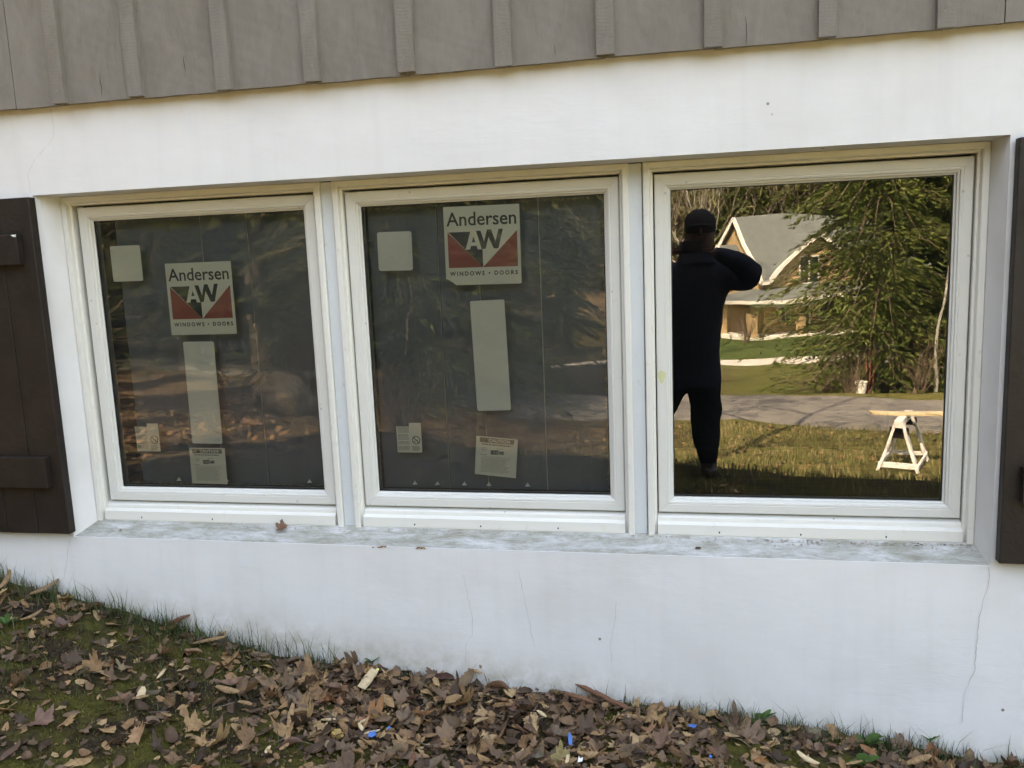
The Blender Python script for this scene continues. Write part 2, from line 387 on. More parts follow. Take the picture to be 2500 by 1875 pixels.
# ================================================================== THE SETTING: ground
def lines(segs):
    out = []
    for a, b, n in segs: out += list(np.linspace(a, b, n, endpoint=False))
    out.append(segs[-1][1]); return np.array(out)
gx = lines([(-260, -60, 14), (-60, -12, 26), (-12, -1.0, 36), (-1.0, 3.6, 170), (3.6, 14, 40), (14, 60, 26), (60, 260, 14)])
gy = lines([(-420, -130, 24), (-130, -24, 60), (-24, -6, 60), (-6, -1.3, 44), (-1.3, .04, 62), (.04, .5, 8), (.5, 9, 10), (9, 60, 12)])
GX, GY = np.meshgrid(gx, gy)
GZ = ground(GX, GY)
nfine = np.array([[noise.fractal((x*7, y*7, 0), 1.0, 2.0, 4) for x in gx] for y in gy])
nbig = np.array([[noise.fractal((x*.35+5, y*.35, 3), 1.0, 2.0, 4) for x in gx] for y in gy])
Dm = -GY
GZ2 = GZ + nfine*.010*(1-smooth(1.5, 4, Dm)) + nbig*.06*smooth(3.5, 9, Dm)*(1-smooth(11.5, 12.3, Dm)*(1-smooth(18, 19.5, Dm))) + nbig*.6*smooth(76, 110, Dm)
# the ditch and brush beyond the asphalt
n1, n2 = GX.shape[1], GX.shape[0]
V = np.stack([GX.ravel(), GY.ravel(), GZ2.ravel()], 1)
idx = np.arange(n1*n2).reshape(n2, n1)
q = np.stack([idx[:-1, :-1].ravel(), idx[:-1, 1:].ravel(), idx[1:, 1:].ravel(), idx[1:, :-1].ravel()], 1)
F = np.concatenate([q[:, [0, 1, 2]], q[:, [0, 2, 3]]])
me = tri_mesh('ground', V, F)
ca = me.attributes.new('zone', 'FLOAT_VECTOR', 'POINT')
R_ = smooth(3.4, 4.6, Dm)*smooth(-2.0, .5, GX+ (nbig*.8))
G_ = smooth(17.4, 18.5, Dm)*(1-smooth(70, 78, Dm))*smooth(-3, 1, GX+nbig)*(.35+.65*smooth(36, 48, Dm))
B_ = np.clip(smooth(1.6, -.4, GX+nbig*.8-.10*Dm)*smooth(1.0, 2.0, Dm)*(1-smooth(34, 38, Dm)) + smooth(75, 82, Dm)
     + smooth(9.5, 11.5, np.abs(Dm-24+nbig*3+(GX-8)*.3)*-1+14)*smooth(4.5, 7, GX)*(1-smooth(14, 18, GX))*.9, 0, 1)
ca.data.foreach_set('vector', np.stack([R_.ravel(), G_.ravel(), B_.ravel()], 1).astype('f').ravel())
me.shade_smooth()
tag(link('ground', me, M['ground']), kind='structure')
def surf(x, y):
    """height of the finished ground sheet"""
    i = min(max(np.searchsorted(gx, x)-1, 0), n1-2); j = min(max(np.searchsorted(gy, y)-1, 0), n2-2)
    u = (x-gx[i])/(gx[i+1]-gx[i]); v = (y-gy[j])/(gy[j+1]-gy[j])
    return float((GZ2[j, i]*(1-u)+GZ2[j, i+1]*u)*(1-v)+(GZ2[j+1, i]*(1-u)+GZ2[j+1, i+1]*u)*v)
def strip_road(name, cl, mat, lift, kerb=0.0, nw=8):
    """cl: list of (x, y, halfwidth); a sheet draped over the ground"""
    pts = np.array(cl, float); t = np.linspace(0, len(pts)-1, 90)
    cx = np.interp(t, range(len(pts)), pts[:, 0]); cy = np.interp(t, range(len(pts)), pts[:, 1]); hw = np.interp(t, range(len(pts)), pts[:, 2])
    for _ in range(6):
        cx[1:-1] = (cx[:-2]+2*cx[1:-1]+cx[2:])/4; cy[1:-1] = (cy[:-2]+2*cy[1:-1]+cy[2:])/4
    dx, dy = np.gradient(cx), np.gradient(cy); L = np.hypot(dx, dy); nx, ny = -dy/L, dx/L
    mb = MB(); vs_ = []
    for i in range(len(t)):
        for k in range(nw+1):
            s = (k/nw*2-1); wob = 1+.05*noise.noise((cx[i]*.6, cy[i]*.6, s)) if k in (0, nw) else 1
            x = cx[i]+nx[i]*hw[i]*s*wob; y = cy[i]+ny[i]*hw[i]*s*wob
            vs_.append((x, y, surf(x, y)+(lift if 0 < k < nw else -.02)))
    fs = [(i*(nw+1)+k, (i+1)*(nw+1)+k, (i+1)*(nw+1)+k+1, i*(nw+1)+k+1) for i in range(len(t)-1) for k in range(nw)]
    mb.add(vs_, fs); o = mb.build(name, mat, None, True); tag(o, kind='structure'); return o
strip_road('asphalt_road', [(-40, -22, 2.2), (-20, -18, 2.2), (-6, -15.8, 2.1), (1, -15.3, 2.1), (4, -15, 2.2), (7, -13.4, 2.8), (11, -12, 3.2), (18, -10.5, 3.2), (40, -8, 3.2)], M['asphalt'], .05)
strip_road('pale_driveway', [(-60, -41, 2.2), (-20, -41, 2.2), (0, -41.5, 2.3), (14, -42.5, 2.3), (30, -45, 2.3), (60, -52, 2.3)], M['concrete'], .09)

# ================================================================== OUR HOUSE
S_ = 1.03850; GW = .8331
OX0, OX1, OZ0, OZ1 = -.1285, 3.0110, -.1609, 1.0912          # opening at the wall face
IX0, IX1, IZ0, IZ1 = -.0920, 2.9920, -.1260, 1.0870          # opening where the window unit starts
DR = .095
ZS = 1.3815
house = empty('house', (0, 0, -.7), 0, 'white stucco house wall with taupe board and batten siding above three windows', 'house')
def inH(o): o.parent = house; o.matrix_parent_inverse = Matrix.Translation((0, 0, .7)); return o
# stucco wall as a grid with the opening cut out and rounded arrises
def wallmesh():
    xs = lines([(-1.6, OX0, 30), (OX0, OX1, 90), (OX1, 9.4, 50)]); zs = lines([(-2.6, -1.0, 6), (-1.0, OZ0, 30), (OZ0, OZ1, 40), (OZ1, 1.6, 20)])
    n, k = len(xs), len(zs); ix0 = int(np.argmin(abs(xs-OX0))); ix1 = int(np.argmin(abs(xs-OX1))); iz0 = int(np.argmin(abs(zs-OZ0))); iz1 = int(np.argmin(abs(zs-OZ1)))
    def dy(x, z): return .0030*noise.fractal((x*1.3, 0, z*1.3), 1., 2., 3) + .0008*noise.noise((x*9, 2, z*9))
    vs_ = [(x, dy(x, z), z) for z in zs for x in xs]; fs = []
    for j in range(k-1):
        for i in range(n-1):
            if ix0 <= i < ix1 and iz0 <= j < iz1: continue
            a = j*n+i; fs.append((a, a+1, a+n+1, a+n))
    # reveals: ring from the outer arris through a small radius to the inner edge
    ring = [(i, iz0) for i in range(ix0, ix1)] + [(ix1, j) for j in range(iz0, iz1)] + [(i, iz1) for i in range(ix1, ix0, -1)] + [(ix0, j) for j in range(iz1, iz0, -1)]
    prev = [j*n+i for i, j in ring]
    for (t, s) in ((.010, .001), (.03, .010), (.4, .38), (1, 1)):
        cur = []
        for i, j in ring:
            x, z = xs[i], zs[j]
            fx = (x-OX0)/(OX1-OX0); fz = (z-OZ0)/(OZ1-OZ0)
            X = IX0+fx*(IX1-IX0); Z = IZ0+fz*(IZ1-IZ0)
            vs_.append((x+(X-x)*s, DR*t+dy(x, z)*(1-t)+.001*noise.noise((x*6, t*3, z*6)), z+(Z-z)*s)); cur.append(len(vs_)-1)
        L = len(ring)
        for a in range(L): b2 = (a+1) % L; fs.append((prev[a], prev[b2], cur[b2], cur[a]))
        prev = cur
    me = bpy.data.meshes.new('stucco_wall'); me.from_pydata(vs_, [], fs); me.update()
    # the floor of the opening is the weathered sill
    me.materials.append(M['stucco']); me.materials.append(M['sill'])
    for p in me.polygons:
        c = p.center
        if c.y > .006 and c.z < OZ0+.06 and p.normal.z > .3 and OX0+.01 < c.x < OX1-.01: p.material_index = 1
        if abs(p.normal.z) < .2 and abs(p.normal.y) > .9: p.use_smooth = True
    me.set_sharp_from_angle(angle=RAD(22))
    return me
me = wallmesh(); wall = inH(link('stucco_wall', me))
# side and back walls, upper floor, roof (they cast the shade the wall lies in)
mb = MB(); mb.box((-1.6, .25, -2.6), (-1.4, 8, 4.5)).box((9.2, .25, -2.6), (9.4, 8, 4.5)).box((-1.4, 7.8, -2.6), (9.2, 8, 4.5)).box((-1.4, .004, 1.7), (9.2, .2, 4.5)).box((-1.6, .006, -2.6), (-1.4, .245, 4.5))
inH(mb.build('outer_wall', M['stucco']))
mb = MB(); y0, ym, y1, ze, zr = -.62, 4, 8.62, 4.42, 6.6
for s0, s1 in ((y0, ym), (y1, ym)):
    mb.add([(-1.95, s0, ze), (9.7, s0, ze), (9.7, s1, zr), (-1.95, s1, zr), (-1.95, s0, ze+.16), (9.7, s0, ze+.16), (9.7, s1, zr+.16), (-1.95, s1, zr+.16)],
           [(0, 1, 2, 3), (4, 7, 6, 5), (0, 4, 5, 1), (0, 3, 7, 4), (1, 5, 6, 2)])
inH(mb.build('roof', M['roofs']))
for x in (-1.58, 9.38): mb = MB(); mb.add([(x-.01, 0.01, 4.5), (x-.01, 8, 4.5), (x-.01, 4, 6.5), (x+.01, 0.01, 4.5), (x+.01, 8, 4.5), (x+.01, 4, 6.5)], [(0, 1, 2), (3, 5, 4), (0, 2, 5, 3), (1, 4, 5, 2)]); inH(mb.build('gable', M['board']))
# dark room behind the windows
mb = MB()
mb.box((-.5, 4, -.75), (3.6, 4.1, 1.5)).box((-.6, .3, -.75), (-.5, 4.1, 1.5)).box((3.6, .3, -.75), (3.7, 4.1, 1.5)).box((-.6, .3, -.85), (3.7, 4.1, -.75)).box((-.6, .3, 1.5), (3.7, 4.1, 1.6))
mb.box((-.6, .19, -.75), (IX0-.004, .3, 1.5)).box((IX1+.004, .19, -.75), (3.7, .3, 1.5)).box((IX0-.004, .19, -.75), (IX1+.004, .3, IZ0-.01)).box((IX0-.004, .19, 1.10), (IX1+.004, .3, 1.5))
inH(mb.build('dark_room', M['dark']))
# boards and battens
bat = [(.016+.052*.0, 0)]
BX = [-1.52, -1.21, -.90, -.585, -.275, .060, .348, .670, .976, 1.288, 1.594, 1.900, 2.208, 2.518, 2.824, 3.134] + [3.134+.31*i for i in range(1, 21)]
BX = [x for x in BX if x < 9.35]
edges = [-1.6] + BX + [9.4]
extra = {-.123: 1, 2.973: 1}
for i in range(len(edges)-1):
    a, b2 = edges[i], edges[i+1]; cuts = [a] + [c for c in extra if a < c < b2] + [b2]
    for c0, c1 in zip(cuts[:-1], cuts[1:]):
        j = random.uniform(-.002, .002); n_ = 7
        vs_, fs = [], []
        for k in range(n_+1):          # slightly ragged foot of the board
            x = c0+.0015+(c1-c0-.003)*k/n_; zb = ZS+j+.0018*noise.noise((x*9, i, 0)); yo = -.030+.0012*noise.noise((x*3, i*2., 1))
            vs_ += [(x, yo, zb), (x, yo+.0005, 4.42), (x, -.008, 4.42), (x, -.008, zb+.001)]
        for k in range(n_):
            o_ = 4*k
            for q0, q1 in ((0, 1), (1, 2), (2, 3), (3, 0)): fs.append((o_+q0, o_+4+q0, o_+4+q1, o_+q1))
        fs += [(0, 1, 2, 3), (4*n_+3, 4*n_+2, 4*n_+1, 4*n_)]
        me = bpy.data.meshes.new('board'); me.from_pydata(vs_, [], fs); me.update()
        inH(link('board', me, M['board']))
for i, x in enumerate(BX):
    hw = random.uniform(.0245, .028); j = random.uniform(-.003, .006); lean = random.uniform(-.003, .003)
    vs_, fs = [], []; N = 30
    for k in range(N+1):
        z = ZS+j+(4.42-ZS-j)*(k/N)**1.6; wl = .0012*noise.noise((z*14, i, 0)); wr = .0012*noise.noise((z*14, i, 5))
        xl = x-hw+wl+lean*(z-ZS); xr = x+hw+wr+lean*(z-ZS)
        vs_ += [(xl, -.0305, z), (xl+.001, -.0485, z), (xr-.001, -.0485, z), (xr, -.0305, z)]
    for k in range(N):
        for q0, q1 in ((0, 1), (1, 2), (2, 3), (3, 0)): fs.append((4*k+q0, 4*k+q1, 4*k+4+q1, 4*k+4+q0))
    fs += [(3, 2, 1, 0), (4*N, 4*N+1, 4*N+2, 4*N+3)]
    me = bpy.data.meshes.new('batten'); me.from_pydata(vs_, [], fs); me.update()
    inH(link('batten', me, M['batten']))
rn = random.Random(4)
for i, x in enumerate(BX):
    for z in (ZS+.035+rn.uniform(-.01, .02),):
        xx = x+rn.uniform(-.008, .008); mb = MB(); mb.add([(xx+.0032*cos(a), -.0493, z+.0032*sin(a)) for a in np.linspace(0, 2*pi, 9)[:-1]], [tuple(range(8))[::-1]]); inH(mb.build('nail_head', M['greyprint']))
for x, z0, z1 in ((.215, 1.40, 1.47), (2.30, 1.385, 1.46), (.53, 1.45, 1.50), (1.75, 1.40, 1.43)):
    mb = MB(); n_ = 10; vs_ = []
    for k in range(n_+1):
        t = k/n_; xx = x+.004*noise.noise((t*4, x*9, 0)); ww = .0007*sin(pi*min(1, t*.9+.05))+.0002; vs_ += [(xx-ww, -.0322, z0+(z1-z0)*t), (xx+ww, -.0322, z0+(z1-z0)*t)]
    mb.add(vs_, [(2*k, 2*k+1, 2*k+3, 2*k+2) for k in range(n_)]); inH(mb.build('split', M['gasket']))
mb = MB(); mb.box((-1.6, -.0075, ZS+.006), (9.4, .0035, 1.72)); inH(mb.build('flashing', M['black']))
# hairline cracks in the paint (each a thin flat grey ribbon)
def crack(pts, w=.0011):
    P_ = [Vector((x, 0, z)) for x, z in pts]; vs_, fs = [], []; fine = []
    for a, b2 in zip(P_[:-1], P_[1:]):
        n_ = max(2, int((b2-a).length/.012))
        for k in range(n_):
            p = a.lerp(b2, k/n_); fine.append((p.x+.004*noise.noise((p.x*50, p.z*50, 0)), p.z+.003*noise.noise((p.z*40, 7, p.x*30))))
    fine.append((P_[-1].x, P_[-1].z))
    for k, (x, z) in enumerate(fine):
        ww = w*(.35+.9*abs(noise.noise((x*25, 3, z*25)))); y = -.0022+.0030*noise.fractal((x*1.3, 0, z*1.3), 1., 2., 3)
        vs_ += [(x-ww, y, z), (x+ww, y, z+ww*.3)]
    for k in range(len(fine)-1): fs.append((2*k, 2*k+1, 2*k+3, 2*k+2))
    me = bpy.data.meshes.new('crack'); me.from_pydata(vs_, [], fs); me.update()
    inH(link('crack', me, M['crack']))
crack([(-.012, 1.375), (-.008, 1.33), (-.016, 1.277), (-.045, 1.255), (-.101, 1.212), (-.135, 1.16), (-.132, 1.10)])
crack([(-.140, -.168), (-.160, -.21), (-.170, -.26), (-.196, -.33)], .0012)
crack([(3.008, -.165), (3.012, -.20), (2.995, -.274), (2.985, -.35), (2.981, -.50), (2.955, -.57), (2.952, -.668), (2.90, -.69), (2.85, -.705), (2.80, -.700), (2.72, -.715)], .0013)
crack([(1.375, -.25), (1.385, -.31), (1.400, -.40), (1.396, -.47), (1.372, -.50), (1.368, -.57)], .0010)
crack([(1.566, -.23), (1.585, -.33), (1.602, -.44), (1.612, -.50)], .0009)
crack([(1.891, -.33), (1.886, -.40), (1.87, -.47), (1.873, -.54)], .0008)
mb = MB(); r_c = random.Random(8)
for k in range(150):
    x = IX0+(IX1-IX0)*k/150; w_ = r_c.uniform(.004, .0075)
    mb.add([(x, DR-.001, IZ0+.001), (x+.0208, DR-.001, IZ0+.001), (x+.0208, DR-.001-w_, IZ0-.0004-w_*.37), (x, DR-.001-w_, IZ0-.0004-w_*.37), (x, DR-.001, IZ0+.005), (x+.0208, DR-.001, IZ0+.005)], [(3, 2, 5, 4)])
o = mb.build('caulk_bead', M['sill']); inH(o)
# pale metal strips between the window units
for x0, x1 in ((.9135, .9555), (1.9505, 1.9925)):
    mb = MB(); mb.box((x0, .1005, IZ0-.004), (x1, .17, IZ1-.002)); o = mb.build('mullion_strip', M['mull']); bevel(o.data, .001, 1); inH(o)
    mb = MB(); mb.box((x0-.001, .0965, IZ0-.006), (x1+.001, .1004, IZ0+.004)); inH(mb.build('strip_foot', M['greyprint']))
for x, w_ in ((1.076, .055), (1.235, .045)):
    pass

# ================================================================== WINDOWS
def side_member(rect, prof, side, gap=.0004):
    """one mitred member; rect=(x0,x1,z0,z1) outer; prof=[(inset,y)...]"""
    x0, x1, z0, z1 = rect; A, B = [], []
    for t, y in prof:
        if side == 'top': A.append((x0+t+gap, y, z1-t)); B.append((x1-t-gap, y, z1-t))
        if side == 'bottom': B.append((x0+t+gap, y, z0+t)); A.append((x1-t-gap, y, z0+t))
        if side == 'left': A.append((x0+t, y, z0+t+gap)); B.append((x0+t, y, z1-t-gap))
        if side == 'right': B.append((x1-t, y, z0+t+gap)); A.append((x1-t, y, z1-t-gap))
    n_ = len(prof); fs = [(k, k+1, n_+k+1, n_+k) for k in range(n_-1)] + [(n_-1, 0, n_, 2*n_-1)]
    fs += [tuple(range(n_))[::-1], tuple(range(n_, 2*n_))]
    me = bpy.data.meshes.new('member'); me.from_pydata(A+B, [], fs); me.update()
    bm = bmesh.new(); bm.from_mesh(me); bmesh.ops.recalc_face_normals(bm, faces=bm.faces); bm.to_mesh(me); bm.free()
    return me
SASHP = [(0, .168), (0, .1195), (.0035, .1155), (.027, .1155), (.0285, .1165), (.030, .1165), (.0315, .1155), (.0365, .1165), (.0385, .121), (.0435, .123), (.0455, .130), (.0500, .1325), (.0500, .168)]
def text_mesh(txt, w_, h_, bold=0.0, spacing=1.0):
    cu = bpy.data.curves.new('lettering', 'FONT'); cu.body = txt; cu.align_x = 'LEFT'; cu.offset = bold; cu.space_character = spacing
    cu.resolution_u = 3
    ob = bpy.data.objects.new('lettering_source', cu); COL.objects.link(ob)
    dg = bpy.context.evaluated_depsgraph_get(); me = bpy.data.meshes.new_from_object(ob.evaluated_get(dg))
    bpy.data.objects.remove(ob); bpy.data.curves.remove(cu)
    co = np.array([v.co[:] for v in me.vertices]); mn, mx = co.min(0), co.max(0)
    for v in me.vertices:
        v.co = ((v.co.x-mn[0])/(mx[0]-mn[0])*w_, 0, (v.co.y-mn[1])/(mx[1]-mn[1])*h_)
    me.materials.clear(); me.update(); return me
def flat(polys, y=0.0):
    mb = MB()
    for p in polys: mb.add([(x, y, z) for x, z in p], [tuple(range(len(p)))])
    return mb
def sticker_base(w_, h_, r=.006, torn=None, th=.0004):
    pts = []
    for cx, cz, a0 in ((w_-r, r, -90), (w_-r, h_-r, 0), (r, h_-r, 90), (r, r, 180)):
        if torn and a0 == 180: pts += torn; continue
        for k in range(4): a = RAD(a0+30*k); pts.append((cx+r*cos(a), cz+r*sin(a)))
    n_ = len(pts); mb = MB(); mb.add([(x, 0, z) for x, z in pts]+[(x, th, z) for x, z in pts], [tuple(range(n_)), tuple(range(n_, 2*n_))[::-1]]+[(k, n_+k, n_+(k+1) % n_, (k+1) % n_) for k in range(n_)])
    return mb
YB = .1445          # stickers sit against the inner face of the pane
def put(o, x, z, rot=0, dy=0): o.location = (x, YB+dy, z); o.rotation_euler = (0, -rot, 0); return o
def maker_sticker(win, x, z, w_, h_, rot=0, torn=None):
    s = put(sticker_base(w_, h_, .003, torn).build('maker_sticker', M['paper'], win), x, z, rot)
    ch = lambda me, name, mat, px, pz, dy: (lambda o: (setattr(o, 'location', (px, dy, pz)), o)[1])(link(name, me, mat, s))
    ch(text_mesh('Andersen', w_*.92, h_*.175, .012), 'lettering', M['ink'], w_*.035, h_*.752, -.0003)
    ex, ez, ew, eh = w_*.045, h_*.222, w_*.915, h_*.455
    U = lambda L: [(ex+u*ew, ez+(1-v)*eh) for u, v in L]
    tri = MB()
    flat_ = lambda L, y: [(a, y, b2) for a, b2 in U(L)]
    for tr_ in ([(0, 0), (0, 1), (.5, 1)], [(.5, 1), (1, 1), (1, 0)]):
        mb = MB(); mb.add(flat_(tr_, 0), [(0, 1, 2)]); ch(mb.mesh('red_triangle'), 'red_triangle', M['red'], 0, 0, -.0003)
    mb = MB(); mb.add(flat_([(.012, 0), (.42, 0), (.5, .49), (.5, 1)], 0), [(0, 3, 2, 1)])
    ch(mb.mesh('dark_wedge'), 'dark_wedge', M['ink'], 0, 0, -.0005)
    mb = MB(); A = [(.335, -.02), (.414, -.02), (.49, .50), (.43, .50), (.415, .40), (.335, .40), (.322, .50), (.255, .50)]
    mb.add(flat_([(.335, -.02), (.414, -.02), (.375, .14)], 0), [(0, 2, 1)])
    mb.add(flat_([(.335, -.02), (.375, .14), (.348, .30), (.255, .50)], 0), [(0, 3, 2, 1)]).add(flat_([(.255, .50), (.348, .30), (.335, .40), (.322, .50)], 0), [(0, 3, 2, 1)])
    mb.add(flat_([(.414, -.02), (.375, .14), (.402, .30), (.49, .50)], 0), [(0, 1, 2, 3)]).add(flat_([(.402, .30), (.415, .40), (.43, .50), (.49, .50)], 0), [(0, 1, 2, 3)])
    mb.add(flat_([(.348, .30), (.402, .30), (.415, .40), (.335, .40)], 0), [(0, 3, 2, 1)])
    ch(mb.mesh('letter'), 'letter', M['paper'], 0, 0, -.0007)
    mb = MB(); Wp = [(.414, -.02), (.48, -.02), (.527, .29), (.575, -.04), (.633, -.04), (.69, .29), (.74, -.05), (.803, -.05), (.729, .49), (.662, .49), (.592, .16), (.545, .49), (.49, .49)]
    mb.add(flat_(Wp, 0), [(0, 12, 11, 2, 1), (2, 11, 10, 3), (3, 10, 4), (4, 10, 9, 5), (5, 9, 8, 6), (6, 8, 7)])
    ch(mb.mesh('letter'), 'letter', M['ink'], 0, 0, -.0009)
    ch(text_mesh('WINDOWS \u2022 DOORS', w_*.90, h_*.056, .035, 1.45), 'lettering', M['ink'], w_*.055, h_*.118, -.0003)
    return s
def blank_sticker(win, x, z, w_, h_, rot=0, r=.006):
    return put(sticker_base(w_, h_, r).build('blank_sticker', M['blank'], win), x, z, rot)
def caution_label(win, x, z, w_, h_, rot=0):
    s = put(sticker_base(w_, h_, .001).build('caution_label', M['paper'], win), x, z, rot)
    def ch(me, name, mat, px, pz, dy): o = link(name, me, mat, s); o.location = (px, dy, pz); return o
    mb = MB(); mb.box((w_*.085, 0, h_*.85), (w_*.915, .0001, h_*.975)); ch(mb.mesh('header'), 'header', M['greyprint'], 0, 0, -.0003)
    ch(text_mesh('CAUTION', w_*.52, h_*.085, .035, 1.1), 'lettering', M['paper'], w_*.30, h_*.872, -.0006)
    mb = MB(); mb.add([(w_*.20, 0, h_*.867), (w_*.285, 0, h_*.867), (w_*.242, 0, h_*.962)], [(0, 1, 2)]); ch(mb.mesh('warning_triangle'), 'warning_triangle', M['ink'], 0, 0, -.0006)
    mb = MB(); r_ = random.Random(int(x*100))
    def words(x0, x1, zc, t):
        xx = x0
        while xx < x1:
            l_ = min(r_.uniform(.03, .09), x1-xx); mb.box((xx*w_, 0, (zc-t/2)*h_), ((xx+l_)*w_, .0001, (zc+t/2)*h_)); xx += l_+.014
    words(.14, .84, .805, .030)
    mb2 = mb; ch(mb.mesh('heading_print'), 'heading_print', M['greyprint'], 0, 0, -.0003)
    mb = MB()
    words(.16, .27, .71, .014); words(.14, .27, .67, .018); words(.16, .26, .63, .014); words(.12, .27, .535, .018)
    words(.50, .66, .71, .016)
    words(.14, .86, .49, .012)
    for k in range(16): words(.15 if k % 5 else .12, r_.uniform(.70, .87), .45-.024*k, .010)
    ch(mb.mesh('small_print'), 'small_print', M['faint'], 0, 0, -.0003)
    mb = MB(); mb.add([(.36*w_, 0, .66*h_), (.55*w_, 0, .675*h_), (.55*w_, 0, .565*h_), (.37*w_, 0, .545*h_)], [(0, 3, 2, 1)]); mb.add([(.56*w_, 0, .64*h_), (.68*w_, 0, .66*h_), (.68*w_, 0, .57*h_), (.56*w_, 0, .57*h_)], [(0, 3, 2, 1)])
    ch(mb.mesh('diagram'), 'diagram', M['greyprint'], 0, 0, -.0003)
    mb = MB()
    for dx in (.43, .49): mb.add([(dx*w_, 0, .60*h_), ((dx+.035)*w_, 0, .605*h_), ((dx+.02)*w_, 0, .635*h_)], [(0, 1, 2)])
    ch(mb.mesh('diagram_arrow'), 'diagram_arrow', M['paper'], 0, 0, -.0006)
    return s
def small_label(win, x, z, w_, h_):
    mb = MB(); mb.box((0, 0, 0), (w_*.52, .0004, h_*.88)).box((w_*.5205, 0, 0), (w_, .0004, h_))
    s = put(mb.build('warning_label', M['paper'], win), x, z)
    def ch(me, name, mat, dy): o = link(name, me, mat, s); o.location = (0, dy, 0); return o
    mb = MB(); r_ = random.Random(3)
    for k in range(20):
        if k in (5, 11, 15): continue
        zz = h_*(.84-.04*k); xx = .05
        while xx < .48: l_ = r_.uniform(.03, .09); mb.box((xx*w_, 0, zz), (min(xx+l_, .5)*w_, .0001, zz+h_*.016)); xx += l_+.015
    for k in range(5): mb.box((.60*w_, 0, h_*(.20-.035*k)), (r_.uniform(.8, .95)*w_, .0001, h_*(.214-.035*k)))
    ch(mb.mesh('small_print'), 'small_print', M['greyprint'], -.0003)
    mb = MB(); c = (.78*w_, .42*h_); R1, R2 = .135*w_, .165*w_
    ring = [(c[0]+R*cos(a), 0, c[1]+R*sin(a)) for a in np.linspace(0, 2*pi, 25)[:-1] for R in (R1, R2)]
    mb.add(ring, [(2*k, 2*k+1, (2*k+3) % 48, (2*k+2) % 48) for k in range(24)])
    d = R1*.72; e_ = .012*w_
    mb.add([(c[0]-d-e_, 0, c[1]+d-e_), (c[0]-d+e_, 0, c[1]+d+e_), (c[0]+d+e_, 0, c[1]-d+e_), (c[0]+d-e_, 0, c[1]-d-e_)], [(0, 1, 2, 3)])
    mb.add([(c[0]-.06*w_+.025*w_*cos(a), 0, c[1]-.05*h_+.025*w_*sin(a)) for a in np.linspace(0, 2*pi, 9)[:-1]], [tuple(range(8))])
    mb.add([(c[0]+.04*w_, 0, c[1]-.04*h_), (c[0]+.07*w_, 0, c[1]-.04*h_), (c[0]+.06*w_, 0, c[1]+.05*h_)], [(0, 1, 2)])
    ch(mb.mesh('prohibition_sign'), 'prohibition_sign', M['ink'], -.0003)
    return s
labels = ['left cream framed window with square logo sticker level with its middle and dim boarded interior',
          'middle cream framed window with torn logo sticker at its top edge and tilted caution label',
          'right cream framed window without stickers mirroring the photographer and a house']
wins = []
for i in range(3):
    x0 = i*S_; W_ = empty('window', (x0, 0, 0), 0, labels[i], 'window'); wins.append(W_)
    lx = -.0915 if i == 0 else -.0815; rx = GW+.0795
    if i == 2: rx = IX1-x0-.0005
    # outer frame: raised lip, recessed channel, dark gap next to the sash
    FP = [(0, .17), (0, .0905), (.003, .0875), (.018, .0875), (.0205, .0895), (.0225, .105), (.030, .107), (.030, .17)]
    z0, z1 = -.1255, 1.0865
    for sd_ in ('left', 'right', 'top'):
        me = side_member((lx, rx, z0 if sd_ == 'top' else z0+.001, z1), FP, sd_, .0003)
        if sd_ != 'top':   # jambs run straight down on to the sill
            for v in me.vertices:
                if v.co.z < z0+.1: v.co.z = z0
        link('frame_jamb' if sd_ != 'top' else 'frame_head', me, M['vinyl'], W_)
    # sill nosing of the frame
    pr = [(.17, -.0585), (.132, -.0585), (.124, -.062), (.1135, -.0645), (.1085, -.068), (.1065, -.080), (.0985, -.083), (.0925, -.0875), (.0915, -.1195), (.0935, -.1245), (.17, -.1245)]
    A = [(lx+.0315, y, z) for y, z in pr]; B = [(rx-.0315, y, z) for y, z in pr]; n_ = len(pr)
    mb = MB(); mb.add(A+B, [(k, n_+k, n_+(k+1) % n_, (k+1) % n_) for k in range(n_)]+[tuple(range(n_)), tuple(range(n_, 2*n_))[::-1]])
    me = mb.mesh('frame_sill'); link('frame_sill', me, M['vinyl'], W_)
    # little weep plugs along the nosing
    for k in range(3):
        px = .12+.28*k+random.uniform(-.03, .03); mb = MB(); mb.box((px, .0908, -.113), (px+.004, .0918, -.107)); link('weep_hole', mb.mesh('weep_hole'), M['gasket'], W_)
    rect = (-.0475, GW+.0475, -.0525, 1.0495)
    for sd_, nm in (('left', 'sash_stile'), ('right', 'sash_stile'), ('top', 'sash_rail'), ('bottom', 'sash_rail')):
        link(nm, side_member(rect, SASHP, sd_), M['sash'], W_)
    # gasket and pane
    GP = [(0, .136), (0, .1345), (.0035, .1352), (.0035, .139), (0, .139)]
    gb = MB()
    for sd_ in ('left', 'right', 'top', 'bottom'):
        g_ = side_member((.0024, GW-.0024, -.0026+.0024, 1.0-.0024+.0026), GP, sd_, 0.0)
        gb.add([v.co[:] for v in g_.vertices], [tuple(p.vertices) for p in g_.polygons])
    gb.build('gasket', M['gasket'], W_)
    mb = MB(); mb.box((.003, .1380, .0005), (GW-.003, .1420, 1.0-.0005))
    me = mb.mesh('pane'); me.materials.append(M['glass%d' % (i+1)]); me.materials.append(M['clear'])
    for p in me.polygons: p.material_index = 0 if p.normal.y < -.5 else 1
    link('pane', me, None, W_)
w1, w2, w3 = wins
maker_sticker(w1, .267, .574, .2635, .2615)
blank_sticker(w1, .050, .777, .123, .130)
blank_sticker(w1, .307, .166, .1245, .383, RAD(-.4))
small_label(w1, .072, .134, .0985, .108)
caution_label(w1, .290, .0115, .1465, .138, RAD(-.6))
dx = S_
